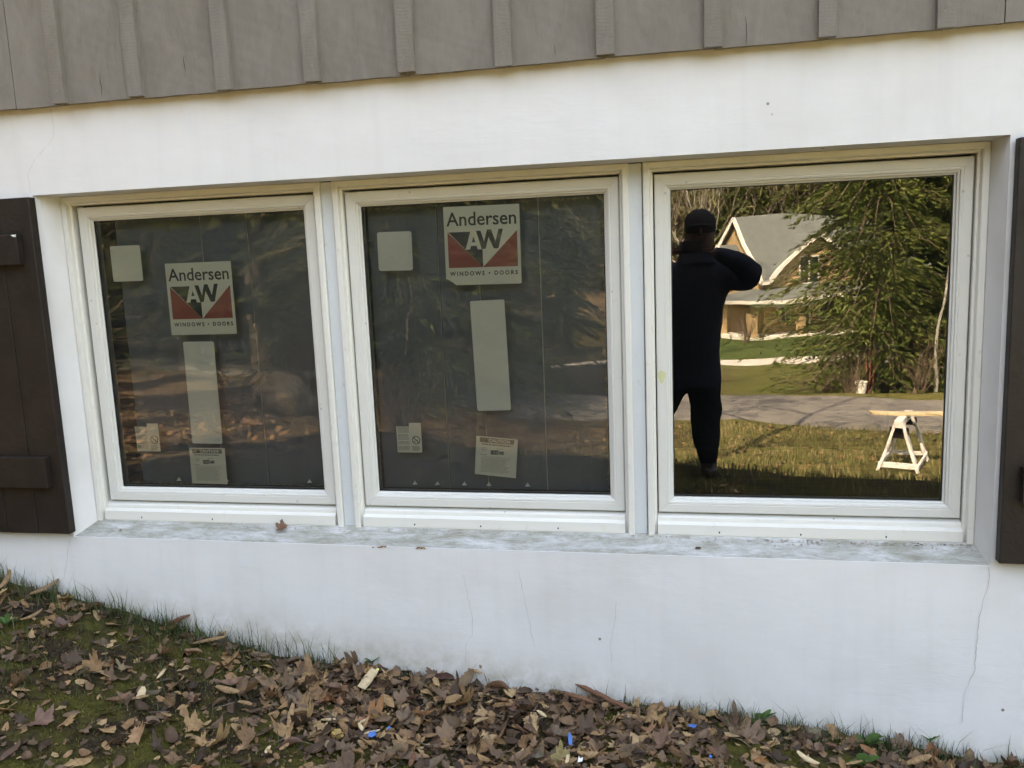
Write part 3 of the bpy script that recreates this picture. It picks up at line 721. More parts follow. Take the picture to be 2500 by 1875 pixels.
maker_sticker(w2, 1.3265-dx, .723, .261, .2615, RAD(-.4), [(.0, .022), (.012, .017), (.028, .006), (.034, 0)])
blank_sticker(w2, 1.087-dx, .780, .1235, .132, RAD(-.8), .008)
blank_sticker(w2, 1.414-dx, .2875, .1195, .380, RAD(1.2))
small_label(w2, 1.115-dx, .138, .0915, .107)
caution_label(w2, 1.394-dx, .0625, .1475, .138, RAD(-5.2))
# parts of the frame: a putty smear and chips of debris
mb = MB(); mb.add([(-.032+.012*cos(a)*(1+.3*sin(3*a)), 0, .405+.022*sin(a)) for a in np.linspace(0, 2*pi, 13)[:-1]], [tuple(range(12))[::-1]])
o = mb.build('yellow_smear', simple('pale_yellow_putty', (.60, .60, .34), .6, .05), w3); o.location = (-.0, .1150, 0)

# dark boards propped behind the left and middle windows
def boards(label, x0, cuts, z0, z1, seams):
    t = empty('backing_panel', (x0, .20, z0), 0, label, 'panel', 'dark panels behind the glass')
    for a, b2 in zip(cuts[:-1], cuts[1:]):
        mb = MB(); mb.box((a-x0+.0015, random.uniform(-.001, .002), 0), (b2-x0-.0015, .02, z1-z0)); link('board', mb.mesh('board'), M['backing'], t)
    for s_, wd in seams:
        mb = MB(); mb.box((s_-x0-wd, -.004, 0), (s_-x0+wd, -.0012, z1-z0)); link('seam_strip', mb.mesh('seam_strip'), M['backline'], t)
    return t
b1 = boards('dark slate panel of three boards behind the left window', .04, [.04, .39, .575, .86], -.012, 1.07, [(.392, .0008), (.577, .0012)])
b2_ = boards('dark slate panel of four boards behind the middle window', 1.035, [1.035, 1.287, 1.43, 1.643, 1.90], -.012, 1.07, [(1.43, .0013), (1.643, .0016), (1.287, .0006)])
def fibres(t, x0, x1, z0, z1, edges_, n_, seed):
    r_ = random.Random(seed); mb = MB()
    for _ in range(n_):
        e_ = r_.choice(edges_)
        if e_ == 't': p = Vector((r_.uniform(x0, x1), 0, z1)); d = Vector((r_.uniform(-1, 1), 0, r_.uniform(-.9, .1)))
        if e_ == 'r': p = Vector((x1, 0, r_.uniform(z0, z1))); d = Vector((r_.uniform(-1, .1), 0, r_.uniform(-1, 1)))
        if e_ == 'l': p = Vector((x0, 0, r_.uniform(z0, z1))); d = Vector((r_.uniform(-.1, 1), 0, r_.uniform(-1, 1)))
        if e_ == 'b': p = Vector((r_.uniform(x0, x1), 0, z0)); d = Vector((r_.uniform(-1, 1), 0, r_.uniform(-.1, .9)))
        l_ = r_.uniform(.004, .017); q_ = p+d.normalized()*l_; y = r_.uniform(-.004, .001)
        nrm = Vector((-d.z, 0, d.x)).normalized()*r_.uniform(.0004, .0011)
        mb.add([(p.x-nrm.x, y, p.z-nrm.z), (p.x+nrm.x, y, p.z+nrm.z), (q_.x, y-.003, q_.z)], [(0, 1, 2)])
    o = mb.build('fibre_fringe', M['fluff'], t); o['kind'] = 'stuff'; o.location = (0, -.044, 0)
fibres(b1, .005-.04, GW-.005-.04, .018, 1.004, ['t', 't', 'r'], 200, 1)
fibres(b1, .005-.04, GW-.005-.04, .018, 1.004, ['b'], 170, 3)
fibres(b2_, .008, GW-.004, .018, 1.004, ['t', 't', 'r', 'r', 'l'], 650, 2)
for t, xs in ((b1, (.16, .25, .36, .70)), (b2_, (.115, .20, .30, .39, .53))):
    for x in xs:
        mb = MB(); mb.add([(0, 0, 0), (.018, 0, 0), (.009, .004, .014), (0, .006, 0), (.018, .006, 0)], [(0, 1, 2), (3, 2, 4), (0, 2, 3), (1, 4, 2), (0, 3, 4, 1)])
        o = mb.build('corner_clip', M['blank'], t); o.location = (x, -.02, .022)
mb = MB(); mb.box((-.09, .171, -.028), (2.99, .60, -.006)); inH(mb.build('inner_sill', M['inside']))

# ================================================================== SHUTTERS
def shutter(xa, xb, z0, z1, label, cl, nb, hide_dir):
    t = empty('shutter', ((xa+xb)/2, -.004, z0), 0, label, 'shutter'); ox, oz = (xa+xb)/2, z0
    wd = (xb-xa)/nb
    for k in range(nb):
        mb = MB(); mb.box((xa+wd*k+.0012-ox, -.034, random.uniform(-.001, .001)), (xa+wd*(k+1)-.0012-ox, 0, z1-z0)); me = mb.mesh('board'); bevel(me, .0035, 3); link('board', me, M['shutter'], t)
    for c0, c1 in cl:
        mb = MB(); mb.box((xa+.045-ox, -.062, c0-oz), (xb-.045-ox, -.0342, c1-oz)); me = mb.mesh('cleat'); bevel(me, .003, 2); cl_ = link('cleat', me, M['shutter'], t)
        for sx in (xa+.075-ox, xb-.075-ox):
            mb = MB(); mb.add([(sx+.005*cos(a), -.0626, (c0+c1)/2-oz+.005*sin(a)) for a in np.linspace(0, 2*pi, 9)[:-1]], [tuple(range(8))[::-1]]); mb.build('screw_head', M['gasket'], cl_)
    return t
shL = shutter(-.513, -.113, -.139, 1.083, 'dark brown board shutter with two cleats left of the left window', [(.042, .157), (.852, .957)], 3, -1)
shR = shutter(3.021, 3.421, -.139, 1.079, 'dark brown board shutter at the right edge beside the right window', [(.052, .157), (.852, .957)], 3, 1)
mb = MB(); mb.add([(0, 0, 0), (.022, 0, .001), (.020, 0, -.008), (.008, 0, -.006)], [(0, 3, 2, 1)]); o = mb.build('paint_chip', M['whitebit'], shL); o.location = (.135, -.0632, 1.094)

# ================================================================== LEAF LITTER
def leaf_oval(L=1.0, Wd=.42, teeth=0, curl=.3, bend=.3, seed=0, n=9, lob=0.0):
    r_ = random.Random(seed); vs_, fs = [], []
    for i in range(n+1):
        t = i/n; w_ = Wd*.5*(sin(pi*min(1, t**.8))**.75)*(1+lob*sin(t*pi*teeth*2)) if 0 < t < 1 else 0
        c = (r_.uniform(-.02, .02), t*L-.5*L, bend*(t-.5)**2*L+.04*sin(t*7+seed))
        for s_ in (-1, -.5, 0, .5, 1):
            x = c[0]+s_*w_*(1+r_.uniform(-.08, .08)); z = c[2]+curl*abs(s_)**1.6*w_+(.015 if s_ == 0 else 0)+r_.uniform(-.012, .012)
            vs_.append((x, c[1]+abs(s_)*w_*.15, z))
    for i in range(n):
        for k in range(4): a = i*5+k; fs.append((a, a+1, a+6, a+5))
    b0 = len(vs_); vs_ += [(-.008, -.5*L, bend*.25*L), (.008, -.5*L, bend*.25*L), (.03*sin(seed)+.006, -.5*L-.22, bend*.25*L+.06), (.03*sin(seed)-.006, -.5*L-.22, bend*.25*L+.06)]
    fs.append((b0, b0+1, b0+2, b0+3))
    me = bpy.data.meshes.new('dead_leaf'); me.from_pydata(vs_, [], fs); me.update(); me.shade_smooth(); return me
def leaf_lobed(kind, seed=0, curl=.35):
    """maple / oak outline in polar form, with an inner ring so that it can curl"""
    r_ = random.Random(seed); out = []
    if kind == 'maple':
        spec = [(-90, .16), (-62, .36), (-48, .30), (-28, .50), (-18, .40), (-6, .44), (4, .35), (16, .46), (30, .58), (42, .44), (52, .47), (62, .36), (76, .50), (90, .62)]
        right = spec; left = [(180-a, r) for a, r in spec[1:-1]][::-1]; out = right+left
    else:
        pts = [(0, -.5), (.10, -.40), (.07, -.30), (.24, -.22), (.12, -.10), (.32, .02), (.15, .10), (.28, .26), (.12, .30), (.10, .44), (0, .5)]
        out = [(math.degrees(math.atan2(y, x)), math.hypot(x, y)) for x, y in pts+[(-x, y) for x, y in pts[1:-1]][::-1]]
    n_ = len(out); vs_ = [(0, 0, 0)]; ax = r_.uniform(0, pi); ax2 = r_.uniform(0, pi); c2 = r_.uniform(-.25, .5)*curl
    def zf(x, y):
        u = x*cos(ax)+y*sin(ax); v = x*cos(ax2)+y*sin(ax2)
        return curl*u*u*1.6+c2*v*abs(v)*2+.045*sin(11*x+seed)*sin(5*y)+.04*sin(9*y+seed*2)
    for f_ in (.5, 1.0):
        for a, r in out:
            r = r*f_*(1+r_.uniform(-.10, .10)); x, y = r*cos(RAD(a)), r*sin(RAD(a)); vs_.append((x, y, zf(x, y)+r_.uniform(-.015, .015)*f_))
    fs = [(0, 1+k, 1+(k+1) % n_) for k in range(n_)] + [(1+k, 1+n_+k, 1+n_+(k+1) % n_, 1+(k+1) % n_) for k in range(n_)]
    b0 = len(vs_); z0 = zf(0, -.2); vs_ += [(-.008, -.1, z0), (.008, -.1, z0), (.04, -.62, z0+.08), (.025, -.62, z0+.08)]; fs.append((b0, b0+1, b0+2, b0+3))
    me = bpy.data.meshes.new('dead_leaf'); me.from_pydata(vs_, [], fs); me.update(); me.shade_smooth(); return me
def leaf_frag(seed):
    r_ = random.Random(seed); n_ = r_.randint(5, 8); vs_ = [(0, 0, .05)]
    for k in range(n_):
        a = 2*pi*k/n_; r = r_.uniform(.25, .6); vs_.append((r*cos(a)*1.2, r*sin(a)*.75, r_.uniform(-.06, .16)))
    me = bpy.data.meshes.new('leaf_fragment'); me.from_pydata(vs_, [], [(0, 1+k, 1+(k+1) % n_) for k in range(n_)]); me.update(); return me
LT = [('oval', leaf_oval(1, .44, 0, .6, .7, 1)), ('oval', leaf_oval(1, .50, 0, -.5, -.7, 2)), ('oval', leaf_oval(1, .36, 0, 1.2, .3, 3)), ('oval', leaf_oval(1, .46, 5, .5, .9, 4, 12, .10)),
      ('maple', leaf_lobed('maple', 5, 1.2)), ('maple', leaf_lobed('maple', 7, .9)), ('maple', leaf_lobed('maple', 8, 1.7)), ('oval', leaf_oval(1, .30, 0, 2.0, -.6, 14)), ('oval', leaf_oval(1, .52, 7, .9, 1.2, 15, 12, .16)),
      ('oak', leaf_lobed('oak', 9, .5)), ('oak', leaf_lobed('oak', 10, -.5)), ('oak', leaf_lobed('oak', 11, 1.2))]
LTO = [(k_, me.copy()) for k_, me in LT]
for _, me in LT: me.materials.append(M['leaf'])
for _, me in LTO: me.name = 'dead_leaf'; me.materials.append(M['leafo'])
FR = [leaf_frag(s) for s in range(20, 28)]
def lean(x, y, amt): return Matrix.Rotation(amt*math.cos(y), 4, 'X') @ Matrix.Rotation(amt*math.sin(y), 4, 'Y')
def pick_spot(r_, wide=False):
    while True:
        x = r_.uniform(-1.0, 3.7); y = -r_.random()**1.15*(1.35 if not wide else 2.6)-.012
        if x > 3.1 and y < -.5 and r_.random() < .5: continue
        d = -y
        dens = .22+.78*float(smooth(.35, .85, x - .35*d + .25*noise.noise((x*2, y*3, 0))))
        dens *= .55+.45*(1-float(smooth(.15, .75, d))) if x > .5 else .9
        dens *= 1-.55*float(smooth(1.8, 2.5, x))*(1 if noise.noise((x*6, y*6, 2)) < .1 else .4)
        if noise.noise((x*2.3+3, y*3.1, 9)) > .25: dens *= .45
        if r_.random() < dens: return x, y, dens
def leaf_matrix(r_, x, y, dens, s, frag=False):
    lift = r_.random()*(.004+.026*dens) + s*.10
    tilt = max(-.75, min(.75, r_.gauss(0, .33 if not frag else .6)))
    N_ = Matrix.Rotation(r_.uniform(0, 2*pi), 4, 'Z'); T_ = Matrix.Rotation(tilt, 4, Vector((r_.uniform(-1, 1), r_.uniform(-1, 1), 0)).normalized())
    flip = Matrix.Rotation(pi, 4, 'X') if r_.random() < .35 else Matrix.Identity(4)
    # keep it clear of the wall
    yy = min(y, -.45*s-.004)
    return Matrix.Translation((x, yy, surf(x, yy)+lift)) @ T_ @ N_ @ flip @ Matrix.Diagonal((s, s, s*.9, 1))
r_ = random.Random(11)
TONES = [('dark brown', (.085, .052, .034)), ('grey brown', (.200, .132, .088)), ('tan', (.46, .29, .14)), ('orange brown', (.33, .155, .058)), ('dull brown', (.16, .095, .058))]
KN = {'oval': 'oval', 'maple': 'lobed maple', 'oak': 'wavy edged oak'}
for k in range(290):
    while True:
        x, y, dn = pick_spot(r_)
        if -1.02 < y < -.015 and x < 3.4: break
    kind, me = LTO[r_.randrange(len(LTO))]
    s = r_.uniform(.046, .084) if kind != 'oval' else r_.uniform(.044, .092)
    tn, tc = TONES[r_.choice((0, 1, 1, 2, 3, 4, 4, 1, 2))]
    o = bpy.data.objects.new('dead_leaf', me); COL.objects.link(o); o.matrix_world = leaf_matrix(r_, x, y, dn, s); o.color = (*[c*r_.uniform(.85, 1.15) for c in tc], 1)
    wh = 'on mossy ground below the left shutter' if x < .3 else 'in the litter below the left window' if x < .95 else 'in the litter below the middle window' if x < 1.98 else 'in the litter below the right window'
    nr = 'near the wall' if y > -.16 else 'farther out'
    tag(o, '%s %s leaf %s %s' % (tn, KN[kind], wh, nr), 'leaf', 'dead leaves littering the ground')
# the rest of the litter as one mass
def scatter_join(name, meshes, mats_, mat):
    vs_, fs = [], []; nv = 0; cache = {}
    for me, Mx in mats_:
        if me.name not in cache:
            cache[me.name] = (np.array([v.co[:] for v in me.vertices]), [tuple(p.vertices) for p in me.polygons])
        co, pf = cache[me.name]; A = np.array(Mx)
        vs_.append(co @ A[:3, :3].T + A[:3, 3]); fs += [tuple(nv+i for i in f) for f in pf]; nv += len(co)
    me = bpy.data.meshes.new(name); me.from_pydata(np.concatenate(vs_).tolist(), [], fs); me.update(); me.shade_smooth()
    return tag(link(name, me, mat), kind='stuff')
items = []
for k in range(1900):
    x, y, dn = pick_spot(r_, k % 3 == 0); me = r_.choice(LT)[1]; items.append((me, leaf_matrix(r_, x, y, dn*.7, r_.uniform(.028, .080))))
for k in range(7500):
    x, y, dn = pick_spot(r_, k % 4 == 0); me = r_.choice(FR); items.append((me, leaf_matrix(r_, x, y, dn*.35, r_.uniform(.007, .034), True)))
for k in range(800):
    x, y, dn = pick_spot(r_); me = r_.choice(FR); items.append((me, leaf_matrix(r_, x, y, dn*1.1, r_.uniform(.03, .062), True)))
for k in range(4200):      # the strip of litter goes on along the wall to both sides
    x = r_.uniform(3.6, 8) if k % 3 else r_.uniform(-3, -.9); y = -r_.random()**1.3*1.6-.02; fr = r_.random() < .7
    items.append((r_.choice(FR) if fr else r_.choice(LT)[1], leaf_matrix(r_, x, y, .5, r_.uniform(.012, .045) if fr else r_.uniform(.04, .085), fr)))
scatter_join('leaf_litter', None, items, M['leaf'])
mb = MB()
for k in range(330):
    x, y, dn = pick_spot(r_); a = r_.uniform(0, 2*pi); L_ = r_.uniform(.02, .11); z = surf(x, y)+.008+.02*r_.random(); y = min(y, -.02-L_*.5*abs(sin(a)))
    d = Vector((cos(a), sin(a), r_.uniform(-.15, .3)))*L_/2; p = Vector((x, y, z)); w_ = r_.uniform(.0006, .0022)
    mb.tube([p-d, p+Vector((r_.gauss(0, .1)*L_, r_.gauss(0, .1)*L_, 0)), p+d], [w_, w_*.9, w_*.5], 4)
tag(mb.build('twig_litter', M['twig']), kind='stuff')
# litter on the bank to the left and a sprinkle over the lawn, seen in the panes
items = []
for k in range(9000):
    if k < 6500: D = r_.uniform(1.5, 13); x = r_.uniform(-3.0-D*.75, min(-.4, .6-.3*D*.3))
    else: D = r_.uniform(5.6, 12.4); x = r_.uniform(-2, 8)
    s = r_.uniform(.03, .085); items.append((r_.choice(FR), Matrix.Translation((x, -D, surf(x, -D)+.012)) @ Matrix.Rotation(r_.gauss(0, .35), 4, 'X') @ Matrix.Rotation(r_.uniform(0, 6), 4, 'Z') @ Matrix.Scale(s, 4)))
scatter_join('scattered_leaves', None, items, M['leaf'])

# grass, moss
def blades(name, pts, mat, hmin, hmax, wd, bendk=.6, seed=1, col=None):
    r = np.random.default_rng(seed); n_ = len(pts); P_ = np.array(pts); h = r.uniform(hmin, hmax, n_)*P_[:, 3] if P_.shape[1] > 3 else r.uniform(hmin, hmax, n_)
    a = r.uniform(0, 2*pi, n_); bd = r.uniform(.05, bendk, n_)*h; ux, uy = np.cos(a), np.sin(a); sx, sy = -uy*wd/2, ux*wd/2
    V_ = []; base = P_[:, :3]
    def row(t, ww): c = base+np.stack([ux*bd*t*t, uy*bd*t*t, h*t*(1-.12*t)], 1); return c-np.stack([sx*ww, sy*ww, 0*sx], 1), c+np.stack([sx*ww, sy*ww, 0*sx], 1)
    a0, a1 = row(0, 1); b0, b1 = row(.5, .75); c0, _ = row(1, 0)
    V_ = np.stack([a0, a1, b0, b1, c0], 1).reshape(-1, 3); V_[:, 1] = np.where((V_[:, 1] > -.004) & (V_[:, 1] < .3), -.004, V_[:, 1])
    i = np.arange(n_)[:, None]*5; F_ = np.concatenate([i+np.array([[0, 1, 3]]), i+np.array([[0, 3, 2]]), i+np.array([[2, 3, 4]])], 1).reshape(-1, 3)
    return tag(link(name, tri_mesh(name, V_, F_), mat), kind='stuff')
pts = []
for k in range(7500):
    x = r_.uniform(-1.0, 3.6); d = abs(r_.gauss(0, .045))+.006 if r_.random() < .6 else r_.random()*.55
    nn = noise.noise((x*8.1, d*6, 4))*1.3; left = 1-float(smooth(.3, 1.4, x))+.85*float(smooth(1.7, 2.2, x))*(d < .16)
    if nn < .10-.45*left+(.25 if d > .12 else 0): continue
    pts.append((x, -d, surf(x, -d)-.003, (.55+.55*left)*(1.25 if r_.random() < .08 else .62)))
blades('grass', pts, M['grass'], .030, .105, .0028, .9, 3)
pts = []
for k in range(520):
    x = r_.uniform(-.55, 3.3) if r_.random() < .5 else r_.uniform(-.55, .9)
    if noise.noise((x*8.3, 3.4, 1.6)) < .10 and r_.random() < .85: continue
    d = r_.uniform(.008, .05); pts.append((x, -d, surf(x, -d), 1.0 if x < 1 else .75))
blades('tall_grass', pts, M['grass'], .05, .15, .0026, .55, 5)
pts = []
for k in range(52000):
    x = r_.uniform(-.9, 3.2); d = r_.uniform(.02, 1.25)
    if noise.noise((x*4.5, d*4.5, 2))+.30*(1-float(smooth(.2, 1.8, x)))+.25*float(smooth(.1, .6, d)) < .22: continue
    pts.append((x, -d, surf(x, -d)-.002))
blades('moss', pts, M['moss'], .004, .014, .0035, 1.2, 6)
# lawn blades on the lower lawn and the crest of the near terrace (seen in reflection)
pts = []
for k in range(52000):
    D = 2.3+10.2*r_.random()**.8; x = r_.uniform(-3.5+.0*D, 3.0+.75*D)
    if x < .3+.1*D and r_.random() < .8: continue
    pts.append((x, -D, surf(x, -D)-.004))
blades('lawn_grass', pts, M['drygrass'], .03, .10, .009, .9, 7)

# wood chips, bark and scraps on the near ground, each a thing
def chip_mesh(L, Wd, Th, seed, point=.5, bendz=.0):
    r_ = random.Random(seed); n_ = 6; vs_, fs = [], []
    for i in range(n_+1):
        t = i/n_; w_ = Wd*(1-point*abs(2*t-1)**2.2)*(1+r_.uniform(-.12, .12)); th = Th*(1-.6*abs(2*t-1)**2)*(1+r_.uniform(-.15, .15)); c = bendz*(t-.5)**2*L*4
        for sx, sz in ((-1, -1), (1, -1), (1.0, 1), (-.95, 1)): vs_.append((sx*w_/2+r_.uniform(-.001, .001), (t-.5)*L, c+sz*th/2))
    for i in range(n_):
        for a, b2 in ((0, 1), (1, 2), (2, 3), (3, 0)): fs.append((4*i+a, 4*i+4+a, 4*i+4+b2, 4*i+b2))
    fs += [(3, 2, 1, 0), (4*n_, 4*n_+1, 4*n_+2, 4*n_+3)]
    me = bpy.data.meshes.new('wood_chip'); me.from_pydata(vs_, [], fs); bm = bmesh.new(); bm.from_mesh(me); bmesh.ops.recalc_face_normals(bm, faces=bm.faces); bm.to_mesh(me); bm.free(); return me
def chip(name, cat, label, px, py, L, Wd, Th, yaw, pitch, mat, seed, lift=.012, point=.5, bendz=0., roll=0.):
    p = spot(px, py, lift+.010); me = chip_mesh(L, Wd, Th, seed, point, bendz); o = link(name, me, M[mat])
    o.matrix_world = Matrix.Translation(p) @ Matrix.Rotation(RAD(yaw), 4, 'Z') @ Matrix.Rotation(RAD(pitch), 4, 'X') @ Matrix.Rotation(RAD(roll), 4, 'Y')
    tag(o, label, cat); return o
chip('bark_slab', 'bark', 'broad tan bark slab leaning in the grass below the left shutter', 97, 1270, .105, .045, .006, -62, 22, 'chip', 1, .025, .45, .06)
chip('bark_slab', 'bark', 'curled brown bark piece standing at the far left edge of the grass', 14, 1252, .075, .03, .006, -25, 50, 'chip', 2, .03, .5, .12)
chip('bark_slab', 'bark', 'long tan bark sliver lying left below the grass clump', 70, 1330, .075, .020, .005, -50, 18, 'chip', 3, .02, .6, .1)
chip('wood_wedge', 'wood chip', 'reddish brown wood wedge leaning against the wall among grass', 385, 1338, .095, .020, .012, -72, 20, 'redbark', 4, .035, .25)
chip('wood_sliver', 'wood chip', 'long tan wood sliver touching the wall right of the wedge', 452, 1382, .125, .016, .006, -78, 10, 'chip', 5, .025, .7)
chip('wood_offcut', 'wood chip', 'pale cream square ended wood offcut under the gap between left and middle windows', 795, 1466, .075, .038, .007, -30, 32, 'pale', 6, .03, .05)
chip('wood_sliver', 'wood chip', 'upright tan wood splinter in the litter near the bottom edge', 628, 1545, .085, .018, .006, 12, 26, 'chip', 7, .03, .55)
chip('wood_chip', 'wood chip', 'broad tan bark chip lying below the left window corner', 492, 1490, .090, .026, .006, 82, 5, 'chip', 8, .02, .6, .04)
chip('wood_chip', 'wood chip', 'narrow tan chip just below the broad tan bark chip', 530, 1518, .065, .016, .005, 70, -4, 'chip', 9, .02, .5)
chip('wood_chip', 'wood chip', 'curved pale chip lying low in the moss at left', 305, 1500, .06, .024, .004, 20, 8, 'pale', 10, .014, .6, .12)
for k, (px, py, yw, pt, lab) in enumerate([(1272, 1490, 68, 12, 'reddish bark strip topmost of the pile under the middle window'), (1295, 1500, 60, 4, 'reddish bark strip crossing the lower right of the pile under the middle window'), (1250, 1506, 75, 8, 'reddish bark strip at the left end of the pile under the middle window'), (1330, 1518, 58, 0, 'reddish bark strip at the right end of the pile under the middle window')]):
    chip('bark_strip', 'bark', lab, px, py, .105, .018, .006, yw, pt, 'redbark', 30+k, .03, .4)
chip('wood_sliver', 'wood chip', 'small orange wood stick lying by the bark strips', 1368, 1547, .075, .012, .006, 88, 2, 'chip', 12, .02, .4)
chip('wood_sliver', 'wood chip', 'tan splinter lying at the bottom edge beneath the middle window', 1225, 1642, .05, .010, .004, 0, 5, 'pale', 13, .012, .2)
chip('wood_sliver', 'wood chip', 'pale splinter in the dark soil right of the blue flake', 780, 1560, .045, .008, .004, -35, 2, 'pale', 14, .012, .2)
chip('wood_chip', 'wood chip', 'curved tan chip by the wall left of the pale grass tuft', 1020, 1446, .09, .014, .004, 62, 6, 'chip', 15, .02, .6, .05)
chip('wood_chip', 'wood chip', 'tan curled chip at the bottom edge under the right window', 1745, 1640, .07, .018, .004, 55, 8, 'pale', 16, .02, .5, .1)
chip('wood_chip', 'wood chip', 'brown bark shard leaning at the right near the wall foot', 1985, 1640, .08, .022, .006, -70, 12, 'chip', 17, .025, .5)
r2 = random.Random(5)
for k in range(34):
    px = r2.uniform(250, 2080); py = 1400+ (px-250)*.12 + r2.uniform(20, 190)
    if py > 1655: continue
    mt = r2.choice(['chip', 'chip', 'pale', 'redbark']); L_ = r2.uniform(.025, .06)
    wh = 'left shutter' if px < 300 else 'left window' if px < 720 else 'left metal strip' if px < 800 else 'middle window' if px < 1330 else 'right metal strip' if px < 1450 else 'right window'
    chip('wood_chip', 'wood chip', '%s %s chip of wood scattered in the litter %s the %s' % ('short' if L_ < .042 else 'longer', {'chip': 'tan', 'pale': 'pale', 'redbark': 'red brown'}[mt], 'below', wh), px, py, L_, r2.uniform(.007, .016), .004, r2.uniform(-90, 90), r2.uniform(-15, 25), mt, 60+k, .018, .5)['group'] = 'small wood chips in the litter'
def scrap(name, label, cat, px, py, pts, mat, yaw, pitch, lift=.014):
    p = spot(px, py, lift+.016); mb = MB(); n_ = len(pts); mb.add([(x, y, .004*sin(40*x+y*30)) for x, y in pts]+[(x, y, .004*sin(40*x+y*30)-.0012) for x, y in pts], [tuple(range(n_)), tuple(range(n_, 2*n_))[::-1]]+[(k, n_+k, n_+(k+1) % n_, (k+1) % n_) for k in range(n_)])
    o = mb.build(name, M[mat]); o.matrix_world = Matrix.Translation(p) @ Matrix.Rotation(RAD(yaw), 4, 'Z') @ Matrix.Rotation(RAD(pitch), 4, 'X'); tag(o, label, cat); return o
scrap('blue_tape_scrap', 'narrow blue tape strip standing in the litter below the middle window', 'tape scrap', 1231, 1595, [(-.006, -.017), (.004, -.019), (.008, .004), (.003, .019), (-.005, .012)], 'blue', 18, 35, .02)
scrap('blue_flake', 'crumpled bright blue flake in the soil below the pale offcut', 'tape scrap', 805, 1585, [(-.014, -.006), (-.002, -.011), (.013, -.004), (.007, .005), (.012, .012), (-.004, .007), (-.012, .010)], 'blue', 10, 25)
scrap('blue_flake', 'flat blue flake in the grass under the right window', 'tape scrap', 1495, 1567, [(-.013, -.004), (.010, -.007), (.015, .004), (-.006, .006)], 'blue', -20, 25, .025)
scrap('blue_flake', 'tiny blue flake left of the bottom centre', 'tape scrap', 840, 1572, [(-.005, -.004), (.006, -.003), (.004, .005), (-.004, .004)], 'blue', 30, 20)
scrap('blue_flake', 'tiny blue flake low at the bottom under the right window', 'tape scrap', 1535, 1634, [(-.005, -.004), (.006, -.003), (.004, .005), (-.004, .004)], 'blue', 60, 20)
scrap('white_scrap', 'small folded white scrap at the bottom edge right of the blue strip', 'scrap', 1253, 1640, [(-.008, -.008), (.006, -.006), (.009, .005), (.0, .003), (-.003, .010)], 'whitebit', 10, 35, .015)
scrap('yellow_bud', 'pale yellow bud on top of the cream offcut', 'bud', 815, 1446, [(-.006, -.003), (0, -.006), (.006, -.002), (.005, .004), (-.002, .006)], 'yellow', 0, 30, .045)
# orange rust blobs along the sill edge
mb = MB(); r3 = random.Random(2)
for x0, x1 in ((1.055, 1.105), (1.205, 1.245)):
    for k in range(12):
        x = r3.uniform(x0, x1); z = OZ0+r3.uniform(-.003, .002); mb.add([(x+.004*cos(a), -.0035-.001*sin(3*a), z+.0022*sin(a)) for a in np.linspace(0, 2*pi, 7)[:-1]], [tuple(range(6))[::-1]])
inH(mb.build('rust_stain', M['rust']))
# leaf and debris on the sill
lf = link('fallen_leaf', LTO[5][1]); lf.color = (.16, .07, .05, 1); lf.matrix_world = Matrix.Translation((.688, .062, -.126)) @ Matrix.Rotation(RAD(12), 4, 'X') @ Matrix.Rotation(RAD(80), 4, 'Z') @ Matrix.Scale(.046, 4)
tag(lf, 'small red brown leaf lying on the sill under the left window', 'leaf')
lf = link('leaf_scrap', FR[1], M['leaf']); lf.matrix_world = Matrix.Translation((.045, .035, -.144)) @ Matrix.Rotation(RAD(20), 4, 'X') @ Matrix.Scale(.016, 4)
tag(lf, 'tiny brown leaf scrap on the sill at its left end', 'leaf')
lf = link('leaf_scrap', FR[3], M['leaf']); lf.matrix_world = Matrix.Translation((2.155, .035, -.144)) @ Matrix.Rotation(RAD(20), 4, 'X') @ Matrix.Scale(.02, 4)
tag(lf, 'brown crumb of leaf on the sill under the right window', 'leaf')
items = []
for k in range(320):
    x = r3.choice([r3.uniform(2.3, 3.0), r3.uniform(0, 3.0)]); y = DR-.008-abs(r3.gauss(0, .012)); z = OZ0+(IZ0-OZ0)*(y/DR)+.003
    items.append((r3.choice(FR), Matrix.Translation((x, y, z)) @ Matrix.Rotation(r3.uniform(0, 6), 4, 'Z') @ Matrix.Diagonal((r3.uniform(.004, .014), .004, .005, 1))))
scatter_join('sill_debris', None, items, M['leaf'])
# weed stalks by the wall
def weed(px, py, label, kind, s=.045, seed=0):
    p = spot(px, py, .004); r_ = random.Random(seed); t = empty('young_plant', p, 0, label, 'plant')
    for k in range(kind):
        a = r_.uniform(0, 2*pi); L = s*r_.uniform(.7, 1.2); mb = MB(); vs_, fs = [], []; up = r_.uniform(.5, 1.3)
        for i in range(7):
            q_ = i/6; w_ = .28*L*sin(pi*q_**.8)**.8 if 0 < q_ < 1 else .0004
            c = Vector((cos(a)*L*q_, min(sin(a), .1)*L*q_, L*up*q_*(1-.35*q_))); n_ = Vector((-sin(a), cos(a), 0))*w_
            vs_ += [c-n_+Vector((0, 0, w_*.4)), c, c+n_+Vector((0, 0, w_*.4))]
        for i in range(6):
            for j in (0, 1): fs.append((3*i+j, 3*i+j+1, 3*i+j+4, 3*i+j+3))
        mb.add(vs_, fs); mb.build('plant_leaf', M['weed'], t, True)
    mb = MB(); mb.tube([(0, 0, -.005), (0, 0, s*.25)], .0015, 5); mb.build('stem', M['weed'], t)
    return t
weed(1640, 1558, 'broad leaved green seedling standing by the wall under the right window', 5, .050, 1)
weed(1870, 1608, 'green seedling with upright leaves left of the dark leaf cluster', 6, .045, 2)
weed(1860, 1652, 'narrow leaved green seedling at the bottom edge under the right window', 4, .05, 3)
weed(670, 1450, 'low green seedling in the litter below the left strip', 4, .022, 4)
